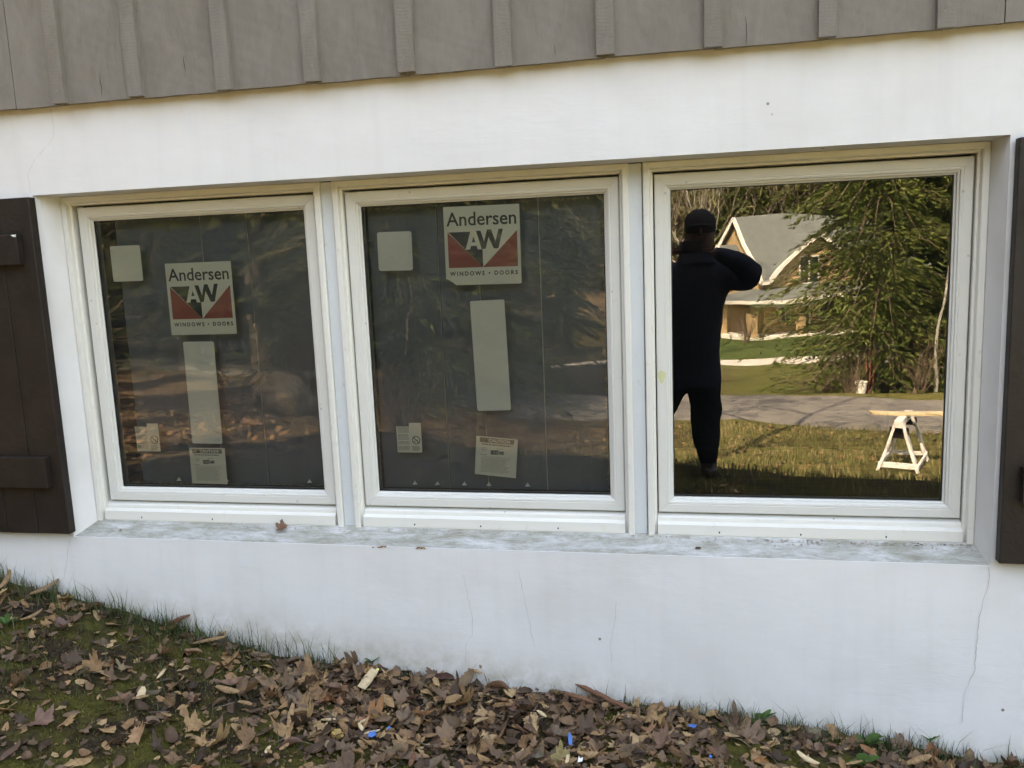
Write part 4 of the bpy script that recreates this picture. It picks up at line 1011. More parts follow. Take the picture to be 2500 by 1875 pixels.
weed(805, 1432, 'low green rosette by the wall beside the pale offcut', 6, .03, 5)
weed(440, 1375, 'pale green grass like seedling beside the wood wedge', 4, .035, 6)
weed(15, 1350, 'bright green tuft at the left edge of the ground', 7, .05, 7)
weed(2010, 1600, 'small green seedling by the crack in the wall foot', 5, .035, 8)
# dry stalk with a knob leaning on the wall
t = empty('dry_stalk', spot(1052, 1473, 0), 0, 'thin dry stalk with a small knob leaning up the wall below the middle window', 'stalk')
mb = MB(); mb.tube([(0, 0, 0), (-.014, .004, .045), (-.032, .006, .088)], [.0013, .001, .0008], 5); mb.build('stem', M['twig'], t)
mb = MB(); mb.tube([(-.020, -.004, .052), (-.018, -.005, .058), (-.022, -.004, .064)], [.002, .005, .002], 7); mb.build('knob', M['rock'], t)
mb = MB(); mb.tube([(.010, 0, 0), (-.004, .006, .030), (-.020, .008, .050)], [.001, .0008, .0006], 4); mb.build('stem', M['twig'], t)

# ================================================================== TREES (behind the photographer, mirrored in the panes)
def vpt(px, py, D):
    x, y = px*1.1302, py*1.1302; d = RM @ Vector(((x-1250)/FOC, 1, -(y-937.5)/FOC)); t = (.28+D-CAM.y)/d.y; p = CAM+d*t
    return p.x, -D
def sprays(C, Dv, L, W_, r):
    n_ = len(C); Dv = Dv/np.linalg.norm(Dv, axis=1, keepdims=True); s_ = np.cross(Dv, r.normal(size=(n_, 3))); s_ /= np.linalg.norm(s_, axis=1, keepdims=True)+1e-9
    L = L[:, None]; W_ = W_[:, None]
    V_ = np.stack([C, C+Dv*L*.45+s_*W_, C+Dv*L, C+Dv*L*.45-s_*W_], 1).reshape(-1, 3); i = np.arange(n_)[:, None]*4
    return V_, np.concatenate([i+np.array([[0, 1, 2]]), i+np.array([[0, 2, 3]])], 1).reshape(-1, 3)
def conifer(h, rad, levels, per, nsp, sl, sw, seed, z0=.12, droop=.35, shape=.8, gappy=.25, tr0=.017):
    r = np.random.default_rng(seed); C, Dv, L, W_ = [], [], [], []; br = MB()
    for i in range(levels):
        q_ = z0+(1-z0)*(i+r.random()*.8)/levels
        Rr = rad*(1-q_)**shape+.15
        for k in range(per):
            if r.random() < gappy*.5: continue
            a = r.uniform(0, 2*pi); R2 = Rr*r.uniform(.55, 1.18); up = r.uniform(-.05, .25)
            t = r.uniform(.06, 1.02, nsp); side = r.normal(0, .16, nsp)*R2*(1.1-t*.6)
            x = np.cos(a)*R2*t-np.sin(a)*side; y = np.sin(a)*R2*t+np.cos(a)*side
            z = q_*h+R2*(up*t-droop*t*t)-np.abs(side)*.25+r.normal(0, .03, nsp)
            C.append(np.stack([x, y, z], 1)); sg = np.sign(side)[:, None]
            d = np.array([[cos(a), sin(a), up-droop*1.2]])*.8+np.array([[-sin(a), cos(a), 0]])*sg*.7+r.normal(0, .28, (nsp, 3)); Dv.append(d)
            L.append(sl*r.uniform(.6, 1.3, nsp)); W_.append(sw*r.uniform(.6, 1.4, nsp))
            br.tube([(0, 0, q_*h), (cos(a)*R2*.5, sin(a)*R2*.5, q_*h+R2*(up*.5-droop*.25)), (cos(a)*R2*.97, sin(a)*R2*.97, q_*h+R2*(up-droop))], [.006*h**.5, .0045*h**.5, .0015], 3, 0, False)
    V_, F_ = sprays(np.concatenate(C), np.concatenate(Dv), np.concatenate(L), np.concatenate(W_), r)
    tr = MB(); tr.tube([(0.02*sin(k*1.3+seed), .02*cos(k+seed), h*k/8-.2) for k in range(9)], [max(.012, tr0*h*(1-k/8.4)) for k in range(9)], 8)
    return tri_mesh('crown', V_, F_), tr.mesh('trunk'), br.mesh('branches')
def bare_tree(h, seed, spread=.5, twigs=True, r0=.011, lean=.0, wob=.12):
    R_ = random.Random(seed); mb = MB(); tips = []
    def grow(p, d, L, r, dep):
        pts = [p]; q_ = p.copy(); dd = d.copy(); n_ = 4
        for k in range(n_): wb = wob if dep == 0 else .12; dd = (dd+Vector((R_.gauss(0, wb), R_.gauss(0, wb), .05))).normalized(); q_ = q_+dd*L/n_; pts.append(q_.copy())
        mb.tube(pts, [r*(1-.6*k/n_) for k in range(n_+1)], 7 if dep == 0 else (5 if dep == 1 else 3), 0, False)
        if dep >= 3: tips.extend((pts[-1], pts[-2])); return
        m_ = (6, 4, 3)[dep]
        for k in range(m_):
            s_ = pts[min(n_, 1+int((k+1)/m_*n_*.99))] if dep else pts[min(n_, 2+k//2)]
            a = R_.uniform(0, 2*pi); nd = (dd+Vector((cos(a), sin(a), R_.uniform(-.1, .5)))*spread*1.4).normalized(); grow(s_, nd, L*R_.uniform(.42, .62), r*.42, dep+1)
    grow(Vector((0, 0, -.2)), Vector((lean, 0, 1)).normalized(), h*.62, r0*h, 0)
    r = np.random.default_rng(seed); C = np.array([t[:] for t in tips]); C = np.repeat(C, 5, 0)+r.normal(0, h*.022, (len(C)*5, 3)); n_ = len(C)
    V_, F_ = sprays(C, r.normal(size=(n_, 3))+np.array([[0, 0, .5]]), h*.035*r.uniform(.5, 1.4, n_), h*.0022*np.ones(n_), r)
    return mb.mesh('trunk'), tri_mesh('twigs', V_, F_)
GR = 'trees mirrored in the windows'
def place_tree(name, x, y, label, parts, s=1, rz=None, group=None):
    t = empty(name, (x, y, surf(x, y)-.05), random.uniform(0, 6) if rz is None else rz, label, 'tree', group); t.scale = (s, s, s)
    for nm, me, mt in parts: link(nm, me, M[mt] if len(me.materials) == 0 else None, t)
    return t
cr, tk, brn = conifer(11.5, 3.15, 50, 9, 120, .20, .019, 3, .05, .45, .42, .45, .0095)
x, y = vpt(1890, 870, 20)
hem = place_tree('hemlock_tree', x, y, 'large feathery hemlock with drooping branches across the road before the tan house', [('crown', cr, 'needle'), ('trunk', tk, 'bark'), ('branches', brn, 'twig')], 1, 0)
partsI = [('crown', cr.copy(), 'needle2'), ('trunk', tk, 'bark'), ('branches', brn, 'twig')]; partsI[0][1].materials.clear(); partsI[0][1].name = 'crown'
cB = conifer(17, 3.9, 40, 8, 30, .50, .075, 12, .04, .35, .7, .3); partsB = [('crown', cB[0], 'needle2'), ('trunk', cB[1], 'bark'), ('branches', cB[2], 'twig')]
cC = conifer(19, 3.3, 30, 7, 16, .95, .15, 13, .10, .30, .8, .3); partsC = [('crown', cC[0], 'needle2'), ('trunk', cC[1], 'bark')]
cD = conifer(16, 3.0, 30, 7, 16, .85, .14, 14, .16, .2, .7, .3); partsD = [('crown', cD[0], 'needle'), ('trunk', cD[1], 'bark')]
bA = bare_tree(15, 21, .5); partsE = [('trunk', bA[0], 'bark'), ('twigs', bA[1], 'bud')]
bB = bare_tree(13, 22, .42); partsF = [('trunk', bB[0], 'bark2'), ('twigs', bB[1], 'bud')]
bH = bare_tree(10, 31, .28, True, .0042); partsH = [('trunk', bH[0], 'bark2'), ('twigs', bH[1], 'bud')]
bJ = bare_tree(13.5, 41, .75, True, .0095, 0, .006); partsJ = [('trunk', bJ[0], 'bark'), ('twigs', bJ[1], 'bud')]
bC = bare_tree(17, 23, .6); partsG = [('trunk', bC[0], 'bark'), ('twigs', bC[1], 'bud')]
for px, D, nm, pt, s, lab in [
    (2045, 23.5, 'hemlock_tree', partsI, 1.25, 'dark dense hemlock right of the feathery one'),
    (1985, 32, 'hemlock_tree', partsB, 1.0, 'tall dark hemlock behind the feathery one'),
    (2120, 22, 'hemlock_tree', partsB, .8, 'dark hemlock at the right edge of the reflection'),
    (2190, 30, 'spruce_tree', partsC, 1.0, 'tall spruce beyond the right edge of the reflection'),
    (2026, 18, 'birch_tree', partsH, .95, 'slender pale trunk standing right of the hemlocks'),
    (1475, 47, 'bare_tree', partsE, 1.0, 'grey leafless tree behind the photographer beside the drive'),
    (1530, 55, 'bare_tree', partsF, 1.1, 'pale leafless tree left of the tan house'),
    (1300, 50, 'bare_tree', partsG, 1.0, 'spreading leafless tree at the far side of the drive mirrored in the middle window'),
    (1378, 6.0, 'bare_tree', partsJ, 1.0, 'straight leafless tree with spreading crown on the bank behind the photographer'),
    (1225, 52, 'spruce_tree', partsC, .9, 'dark spruce beyond the left end of the drive'),
    (1150, 49, 'bare_tree', partsE, 1.1, 'leafless tree beyond the drive mirrored mid window'),
    (895, 13.0, 'hemlock_tree', partsI, 1.05, 'dark hemlock standing close on the near bank mirrored in the middle window'),
    (1040, 20, 'hemlock_tree', partsI, 1.3, 'dark hemlock at the edge of the left wood'),
    (960, 16, 'bare_tree', partsG, .9, 'spreading leafless tree over the leafy bank'),
    (900, 23, 'spruce_tree', partsC, 1.0, 'dark spruce deep in the left wood'),
    (850, 14, 'hemlock_tree', partsI, 1.1, 'dark hemlock on the leafy bank'),
    (700, 17, 'bare_tree', partsE, .9, 'leafless tree behind the boulder mirrored in the left window'),
    (560, 15, 'spruce_tree', partsC, .85, 'dark spruce above the boulder mirrored in the left window'),
    (470, 18, 'bare_tree', partsG, .9, 'leafless tree mirrored in the left window'),
    (380, 16, 'hemlock_tree', partsI, 1.2, 'dark hemlock mirrored at the left of the left window'),
    (250, 19, 'bare_tree', partsG, .9, 'spreading leafless tree mirrored at the far left')]:
    x, y = vpt(px, 700, D); place_tree(nm, x, y, lab, pt, s)
for x, y, pt, s, lab in [(-2.9, .7, partsE, 1.35, 'tall leafless tree close against the left end of the house'), (-7.5, -1.5, partsB, .8, 'dark hemlock standing left of the house'), (-10, 3.5, partsC, 1.0, 'tall spruce left behind the house'), (-6.5, 5.5, partsG, 1.0, 'leafless tree near the left back corner of the house'), (-5.2, 1.0, partsE, .9, 'leafless tree close to the left end of the house')]:
    place_tree('hemlock_tree' if pt is partsB else 'spruce_tree' if pt is partsC else 'bare_tree', x, y, lab, pt, s)
# woods beyond, too many to count: trees instanced over a point cloud
def instancer(name, P_, objs, smin, smax, seed):
    me = bpy.data.meshes.new(name); me.from_pydata([tuple(p) for p in P_], [], []); o = link(name, me); tag(o, kind='stuff')
    g = bpy.data.node_groups.new(name, 'GeometryNodeTree'); g.interface.new_socket('Geometry', in_out='INPUT', socket_type='NodeSocketGeometry'); g.interface.new_socket('Geometry', in_out='OUTPUT', socket_type='NodeSocketGeometry')
    N_ = g.nodes; gi = N_.new('NodeGroupInput'); go = N_.new('NodeGroupOutput'); ip = N_.new('GeometryNodeInstanceOnPoints'); jn = N_.new('GeometryNodeJoinGeometry')
    for ob in objs:
        oi = N_.new('GeometryNodeObjectInfo'); oi.inputs['Object'].default_value = ob; oi.inputs['As Instance'].default_value = True; g.links.new(oi.outputs['Geometry'], jn.inputs[0])
    g2 = N_.new('GeometryNodeGeometryToInstance'); g.links.new(jn.outputs[0], g2.inputs[0])
    rv = N_.new('FunctionNodeRandomValue'); rv.data_type = 'FLOAT_VECTOR'; rv.inputs[0].default_value = (-.04, -.04, 0); rv.inputs[1].default_value = (.04, .04, 6.28); rv.inputs['Seed'].default_value = seed
    rs = N_.new('FunctionNodeRandomValue'); rs.data_type = 'FLOAT'; rs.inputs[2].default_value = smin; rs.inputs[3].default_value = smax; rs.inputs['Seed'].default_value = seed+1
    g.links.new(gi.outputs[0], ip.inputs['Points']); g.links.new(g2.outputs[0], ip.inputs['Instance']); g.links.new(rv.outputs[0], ip.inputs['Rotation']); g.links.new(rs.outputs[1], ip.inputs['Scale']); g.links.new(ip.outputs[0], go.inputs[0])
    md = o.modifiers.new('scatter', 'NODES'); md.node_group = g; return o
R4 = random.Random(9); PC, PD_, PE, PG = [], [], [], []
def addp(x, D):
    p = (x, -D, surf(x, -D)-.2); k = R4.random()
    (PC if k < .42 else PD_ if k < .60 else PE if k < .80 else PG).append(p)
for k in range(640): addp(R4.uniform(-100, 120), R4.uniform(84, 135))
for k in range(240): addp(R4.uniform(-110, 130), R4.uniform(135, 210))
n_ = 0
while n_ < 230:
    D = R4.uniform(13, 80); x = R4.uniform(-62, -6)
    if x > -9-.0*D and D > 34: continue
    if x > -7-(D-13)*.12: continue
    if D < 18 and x > -9: continue
    if 37.5 < D < 45: continue
    addp(x, D); n_ += 1
for k in range(110):
    D = R4.uniform(20, 84); x = R4.uniform(16+.25*D, 75)
    if 37.5 < D < 45: continue
    addp(x, D)
for k in range(60): addp(R4.uniform(-70, -12), R4.uniform(-30, 12))
def first(name_, parts_):
    me = parts_[0][1]; return [o for o in bpy.data.objects if o.type == 'MESH' and o.parent and o.data is me][0].parent
def kids(parts_): p = first('', parts_); return list(p.children)
t = place_tree('pine_tree', *vpt(2100, 600, 50), 'light green pine right of the tan house', partsD, 1.0)
instancer('spruce_forest', PC, kids(partsC), .75, 1.25, 1); instancer('pine_forest', PD_, kids(partsD), .75, 1.25, 3)
instancer('leafless_forest', PE, kids(partsE), .8, 1.25, 5); instancer('leafless_forest', PG, kids(partsG), .8, 1.2, 7)
# undergrowth twigs at the foot of the woods
def shrub_mesh(h, seed, n_=26):
    R_ = random.Random(seed); mb = MB()
    for k in range(n_):
        a = R_.uniform(0, 2*pi); sp = R_.uniform(.1, .7); p = Vector((R_.gauss(0, .06), R_.gauss(0, .06), -.05)); pts = [p]
        for j in range(3): p = p+Vector((cos(a)*sp*.33+R_.gauss(0, .04), sin(a)*sp*.33+R_.gauss(0, .04), h/3*R_.uniform(.6, 1.1))); pts.append(p)
        mb.tube(pts, [.012*h, .008*h, .005*h, .002], 3, 0, False)
        for j in range(3): q_ = pts[R_.choice((1, 2, 3))]; mb.tube([q_, q_+Vector((R_.gauss(0, .2), R_.gauss(0, .2), R_.uniform(.05, .3)*h))], [.004*h, .0015], 3, 0, False)
    return mb.mesh('shrub')
sh = [shrub_mesh(1.4, 1), shrub_mesh(1.0, 2), shrub_mesh(1.8, 3)]
for k, (px, py, D, j, lab) in enumerate([(1612, 735, 60, 2, 'tan leafless shrub at the left corner of the porch'), (1790, 820, 19.4, 1, 'brown brush heap in the ditch beyond the asphalt'), (1835, 838, 18.6, 0, 'low brown brush beside the white bucket'), (1985, 870, 17.8, 0, 'brown twiggy shrub right of the hemlock trunk'), (640, 760, 11, 2, 'tangled leafless shrub behind the boulder'), (870, 900, 8.5, 0, 'thin leafless sapling on the leafy bank'), (500, 800, 10, 1, 'low leafless shrub left of the boulder'), (1000, 870, 14, 2, 'leafless shrub at the edge of the bank')]):
    x, y = vpt(px, py, D); o = link('leafless_shrub', sh[j], M['twig'] if len(sh[j].materials) == 0 else None); o.location = (x, y, surf(x, y)); o.rotation_euler = (0, 0, k); s = 1.6 if D > 50 else 1; o.scale = (s, s, s*.8); tag(o, lab, 'shrub')
# boulder
bm = bmesh.new(); bmesh.ops.create_icosphere(bm, subdivisions=4, radius=1)
for v in bm.verts: v.co *= 1+.28*noise.fractal(v.co*1.4, 1., 2., 4); v.co = Vector((v.co.x*.42, v.co.y*.36, v.co.z*.36))
me = bpy.data.meshes.new('boulder'); bm.to_mesh(me); bm.free(); me.shade_smooth(); o = link('boulder', me, M['rock']); x, y = vpt(612, 800, 8.6); o.location = (x, y, surf(x, y)+.18); tag(o, 'tan rounded boulder on the leafy bank mirrored in the left window', 'boulder')

# ================================================================== THINGS ON THE LAWN
def sawhorse(x, y, rz, label):
    t = empty('sawhorse', (x, y, surf(x, y)), rz, label, 'sawhorse', 'sawhorses holding the plank'); H_ = .64
    mb = MB(); mb.box((-.045, -.42, H_-.09), (.045, .42, H_)); bevel_ = mb.mesh('beam'); bevel(bevel_, .004, 1); link('beam', bevel_, M['steel'], t)
    for sx in (-1, 1):
        for sy in (-1, 1):
            mb = MB(); a = Vector((sx*.035, sy*.33, H_-.03)); b2 = Vector((sx*.235, sy*.40, -.01)); d = (b2-a).normalized(); u = Vector((0, 1, 0)); v = d.cross(u).normalized()
            vs_ = [p+u*q0+v*q1 for p in (a, b2) for q0, q1 in ((-.045, -.016), (.045, -.016), (.045, .016), (-.045, .016))]
            mb.add(vs_, [(0, 1, 2, 3), (7, 6, 5, 4), (0, 4, 5, 1), (1, 5, 6, 2), (2, 6, 7, 3), (3, 7, 4, 0)]); mb.build('leg', M['steel'], t)
    for sy in (-1, 1):
        mb = MB(); mb.box((-.225, sy*.39-.012, .07), (.225, sy*.39+.012, .13)); mb.build('rung', M['steel'], t)
        mb = MB(); mb.box((-.10, sy*.345-.01, H_-.20), (.10, sy*.345+.01, H_-.09)); mb.build('gusset', M['black'], t)
    for sx in (-1, 1):
        mb = MB(); mb.box((sx*.215-.012, -.38, .05), (sx*.215+.012, .38, .10)); mb.build('side_rail', M['steel'], t)
    return t
x, y = vpt(1950, 1005, 7.9); sawhorse(x, y, RAD(21), 'white painted sawhorse on the lawn mirrored at the right of the right window')
sawhorse(x+1.9, y-.15, RAD(8), 'white painted sawhorse under the far end of the plank')
zt = max(surf(x, y), surf(x+1.9, y-.15))+.645
mb = MB(); mb.box((-.40, -.09, 0), (2.5, .09, .032)); me = mb.mesh('plank'); bevel(me, .003, 1); o = link('plank', me, M['plank']); o.location = (x, y, zt); o.rotation_euler = (0, RAD(math.degrees(math.asin((surf(x, y)-surf(x+1.9, y-.15))/1.9))*1.0), RAD(-4)); o.location.z = surf(x, y)+.647
tag(o, 'long pale new plank lying across the sawhorses', 'plank')
x, y = vpt(1858, 850, 18.6); t = empty('bucket', (x, y, surf(x, y)), 0, 'small white bucket at the roadside below the hemlock', 'bucket')
mb = MB(); mb.tube([(0, 0, -.02), (0, 0, .34)], [.12, .15], 14); mb.build('pail', M['white'], t); mb = MB(); mb.tube([(0, 0, .33), (0, 0, .355)], [.16, .16], 14); mb.build('rim', M['white'], t)
for k, px in enumerate((1868, 1876, 1884)):
    x, y = vpt(px, 850, 18.9+.2*k); mb = MB(); mb.tube([(0, 0, -.05), (.02, 0, .9+.1*k)], .018, 5); o = mb.build('stake', M['stake']); o.location = (x, y, surf(x, y))
    tag(o, 'thin reddish stake at the roadside, %s of three' % ('leftmost', 'middle', 'rightmost')[k], 'stake', 'reddish stakes at the roadside')

# ================================================================== THE HOUSE ACROSS THE ROAD
fh = empty('tan_house', (7.95, -65.6, -6.05), RAD(-30), 'large tan clapboard house with steep grey roof, dormer and white columned porch', 'house')
def part(name, mb, mat, par=None): return mb.build(name, M[mat], par or fh)
LEN = 16.0; EV = 4.65; HF = 3.6; RZ = EV+4.35
mb = MB(); mb.box((0, -.2, -1), (LEN, 0, EV)).box((0, -2*HF, -1), (.2, -.2, EV)).box((LEN-.2, -2*HF, -1), (LEN, -.2, EV)).box((.2, -2*HF, -1), (LEN-.2, -2*HF+.2, EV)); part('wall', mb, 'clap')
for xx in (.0, LEN-.2):
    mb = MB(); k_ = (RZ-EV-.18)
    vs_ = [(xx, 0, EV), (xx, -2*HF, EV), (xx, -HF, EV+k_), (xx+.2, 0, EV), (xx+.2, -2*HF, EV), (xx+.2, -HF, EV+k_)]; mb.add(vs_, [(0, 2, 1), (3, 4, 5), (0, 3, 5, 2), (1, 2, 5, 4)]); part('gable', mb, 'clap')
def slope(mb, a, b2, c, d, th=.14):
    a, b2, c, d = map(Vector, (a, b2, c, d)); n_ = (b2-a).cross(c-a).normalized()*th
    if n_.z < 0: n_ = -n_
    mb.add([a, b2, c, d, a+n_, b2+n_, c+n_, d+n_], [(3, 2, 1, 0), (4, 5, 6, 7), (0, 1, 5, 4), (1, 2, 6, 5), (2, 3, 7, 6), (3, 0, 4, 7)])
sl_ = (RZ-EV)/HF; o_ = .45
mb = MB(); yd = -.35; zd = EV-yd*sl_
slope(mb, (-o_, yd, zd), (LEN+o_, yd, zd), (LEN+o_, -HF, RZ), (-o_, -HF, RZ)); slope(mb, (-o_, o_, EV-o_*sl_), (1.0, o_, EV-o_*sl_), (1.0, yd, zd), (-o_, yd, zd)); slope(mb, (8.2, o_, EV-o_*sl_), (LEN+o_, o_, EV-o_*sl_), (LEN+o_, yd, zd), (8.2, yd, zd)); slope(mb, (-o_, -2*HF-o_, EV-o_*sl_), (LEN+o_, -2*HF-o_, EV-o_*sl_), (LEN+o_, -HF, RZ), (-o_, -HF, RZ)); part('roof', mb, 'roofs')
# white rake boards and eave
def bar(mb, a, b2, w_, h_, up=Vector((0, 0, 1))):
    a, b2 = Vector(a), Vector(b2); d = (b2-a).normalized(); s_ = d.cross(up).normalized()*w_/2; u = s_.cross(d).normalized()*h_/2
    vs_ = [p+s_*i+u*j for p in (a, b2) for i, j in ((-1, -1), (1, -1), (1, 1), (-1, 1))]; mb.add(vs_, [(3, 2, 1, 0), (4, 5, 6, 7), (0, 1, 5, 4), (1, 2, 6, 5), (2, 3, 7, 6), (3, 0, 4, 7)])
for sg in (0, 1):
    mb = MB(); yb = o_ if sg == 0 else -2*HF-o_
    bar(mb, (-o_-.05, yb, EV-o_*sl_+.02), (-o_-.05, -HF, RZ+.02), .10, .34); part('rake_board', mb, 'white')
mb = MB(); bar(mb, (-o_, o_+.04, EV-o_*sl_), (.25, o_+.04, EV-o_*sl_), .1, .24); part('eave_board', mb, 'white')
# small cross gable on the left end
mb = MB(); mb.box((-1.4, -4.9, -1), (-.002, -2.3, EV+.6)); part('bay', mb, 'clap')
mb = MB(); slope(mb, (-1.8, -2.0, EV+.3), (.4, -2.0, EV+.3), (.9, -3.6, EV+2.1), (-1.8, -3.6, EV+2.1), .1); slope(mb, (-1.8, -5.2, EV+.3), (.4, -5.2, EV+.3), (.9, -3.6, EV+2.1), (-1.8, -3.6, EV+2.1), .1); part('bay_roof', mb, 'roofs')
mb = MB(); bar(mb, (-1.84, -2.0, EV+.3), (-1.84, -3.6, EV+2.12), .08, .26); bar(mb, (-1.84, -5.2, EV+.3), (-1.84, -3.6, EV+2.12), .08, .26); part('rake_board', mb, 'white')
# dormer wall flush with the front
dx0, dx1, dpk = .6, 8.6, 3.1; dm = (dx0+dx1)/2; db = EV-o_*sl_+.25
mb = MB(); vs_ = [(dx0+.1, .02, db), (dx1-.1, .02, db), (dm, .02, db+dpk), (dx0+.1, -.25, db), (dx1-.1, -.25, db), (dm, -.25, db+dpk)]; mb.add(vs_, [(0, 1, 2), (5, 4, 3), (0, 2, 5, 3), (1, 4, 5, 2)]); part('dormer_wall', mb, 'clap')
mb = MB()
for s0 in (dx0-.35, dx1+.35): slope(mb, (s0, .5, db-.2), (s0, -.3, db-.2), (dm, -3.3, db+dpk+.12), (dm, .5, db+dpk+.12), .12)
part('dormer_roof', mb, 'roofs')
for s0 in (dx0-.35, dx1+.35): mb = MB(); bar(mb, (s0, .54, db-.2), (dm, .54, db+dpk+.14), .1, .32); part('rake_board', mb, 'white')
def fwin(x0, x1, z0, z1, y=.03, mull=1, axis='y', fixed=0.):
    f = MB(); g_ = MB(); t_ = .09
    def bx(mb, a0, a1, c0, c1, e0, e1):
        if axis == 'y': mb.box((a0, e0, c0), (a1, e1, c1))
        else: mb.box((fixed-e1, a0, c0), (fixed-e0, a1, c1))
    bx(f, x0-t_, x1+t_, z1, z1+t_, y, y+.06); bx(f, x0-t_, x1+t_, z0-t_, z0, y, y+.06); bx(f, x0-t_, x0, z0, z1, y, y+.06); bx(f, x1, x1+t_, z0, z1, y, y+.06)
    for k in range(mull): xm = x0+(x1-x0)*(k+1)/(mull+1); bx(f, xm-.05, xm+.05, z0, z1, y, y+.055)
    bx(f, x0, x1, (z0+z1)/2-.02, (z0+z1)/2+.02, y, y+.03)
    fo = f.build('window', M['white'], fh); bx(g_, x0, x1, z0, z1, y-.01, y+.015); g_.build('pane', M['winglass'], fo)
fwin(3.2, 4.8, 3.72, 5.45, .03, 1)
fwin(1.6, 2.5, 1.0, 2.6); fwin(5.2, 6.8, 1.0, 2.6); fwin(9.5, 11, 1.0, 2.6); fwin(12.6, 14.2, 1.0, 2.6)
fwin(-7.0, -5.9, .9, 2.7, .0, 1, 'x', -.0); fwin(-4.3, -2.9, .9, 2.6, .0, 1, 'x', -1.4); fwin(-4.2, -3.0, 3.4, 4.6, .0, 1, 'x', -1.4)
mb = MB(); mb.box((3.2, .0, 0.05), (4.2, .06, 2.2)); d_ = part('door', mb, 'winglass'); mb = MB(); mb.box((3.08, .0, .05), (3.2, .08, 2.35)).box((4.2, 0, .05), (4.32, .08, 2.35)).box((3.2, 0, 2.2), (4.2, .08, 2.35)); part('door_frame', mb, 'white')
# porch wrapping the left corner
PX0, PX1, PY = -2.8, 17.5, 2.5
mb = MB(); mb.box((PX0, .02, -.28), (PX1, PY, 0)).box((PX0, -2.2, -.28), (-.02, .02, 0)); part('porch_floor', mb, 'white')
mb = MB(); mb.box((PX0+.12, .02, -1.6), (PX1, PY-.12, -.285)).box((PX0+.12, -2.2, -1.6), (-.02, .02, -.285)); part('porch_base', mb, 'bark')
ez, tz, oh = 2.75, 3.55, .4
mb = MB(); slope(mb, (PX0-oh, PY+oh, ez), (PX1+oh, PY+oh, ez), (PX1-.5, .05, tz), (-.02, .05, tz), .10); slope(mb, (PX0-oh, PY+oh, ez), (PX0-oh, -2.6, ez), (-.02, -2.3, tz), (-.02, .05, tz), .10); part('porch_roof', mb, 'roofs')
mb = MB(); mb.box((PX0-oh-.05, PY+oh, ez-.20), (PX1+oh, PY+oh+.08, ez+.10)).box((PX0-oh-.07, -2.6, ez-.20), (PX0-oh, PY+oh-.002, ez+.10)); part('porch_fascia', mb, 'white')
mb = MB(); mb.box((PX0+.05, PY-.25, ez-.5), (PX1, PY-.02, ez-.21)).box((PX0-oh+.01, -2.55, ez-.19), (-.03, PY+oh-.02, ez-.15)).box((-.03, .03, ez-.19), (PX1, PY+oh-.02, ez-.15)); part('porch_ceiling', mb, 'white')
for k, (cx, mt, w_) in enumerate([(PX0+.35, 'clap', .55), (1.9, 'clap', .5), (6.4, 'white', .26), (9.6, 'white', .26), (13.4, 'clap', .5), (17.1, 'clap', .5)]):
    mb = MB(); mb.box((cx-w_/2, PY-.12-w_, 0), (cx+w_/2, PY-.12, ez-.5)).box((cx-w_/2-.06, PY-.12-w_-.06, 0), (cx+w_/2+.06, PY-.06, .14)); part('column', mb, mt)
mb = MB(); mb.box((PX0+.1, -2.1, 0), (PX0+.6, -1.6, ez-.2)); part('column', mb, 'clap')

# ================================================================== THE PHOTOGRAPHER
per = empty('person', (2.17, -3.02, surf(2.17, -3.02)), 0, 'person in dark jacket, jeans and cap holding up a phone, mirrored in the right window', 'person')
zg = surf(2.17, -3.02)
def toP(o): o.parent = per; o.matrix_parent_inverse = per_inv; return o
per_inv = Matrix.Translation(per.location).inverted()
J = {'pel': (2.15, -3.03, -.02, .165, .135), 'bel': (2.15, -3.02, .24, .190, .145), 'che': (2.16, -3.02, .48, .205, .155), 'nb': (2.195, -3.02, .70, .13, .115), 'nk': (2.205, -3.01, .775, .112, .105),
     'jaw': (2.215, -2.985, .845, .092, .100), 'hd': (2.22, -2.99, .925, .100, .115), 'top': (2.22, -3.0, .99, .08, .09), 'lat': (2.375, -3.0, .43, .085, .10), 'lal': (1.94, -3.0, .43, .085, .10),
     'sr': (2.345, -3.01, .615, .108, .108), 'ur': (2.46, -2.95, .625, .105, .105), 'er': (2.565, -2.87, .60, .088, .088), 'fr': (2.485, -2.80, .695, .078, .078), 'wr': (2.355, -2.735, .755, .052, .052), 'hr': (2.29, -2.705, .785, .030, .038),
     'sl': (1.975, -3.01, .615, .108, .108), 'ul': (1.87, -2.95, .60, .100, .100), 'el': (1.77, -2.87, .56, .088, .088), 'fl': (1.85, -2.80, .67, .075, .075), 'wl': (1.955, -2.735, .750, .050, .050), 'hl': (2.01, -2.705, .785, .030, .038),
     'hpr': (2.245, -3.03, -.10, .128, .13), 'tr': (2.255, -3.02, -.26, .118, .120), 'kr': (2.255, -3.0, -.42, .100, .100), 'cr': (2.26, -3.02, -.57, .088, .090), 'ar': (2.265, -3.03, -.70, .085, .088),
     'hpl': (2.04, -3.03, -.10, .128, .13), 'tl': (1.96, -3.01, -.26, .118, .120), 'kl': (1.90, -2.98, -.42, .110, .110), 'cl': (1.87, -3.0, -.57, .098, .100), 'al': (1.85, -3.02, -.70, .085, .088)}
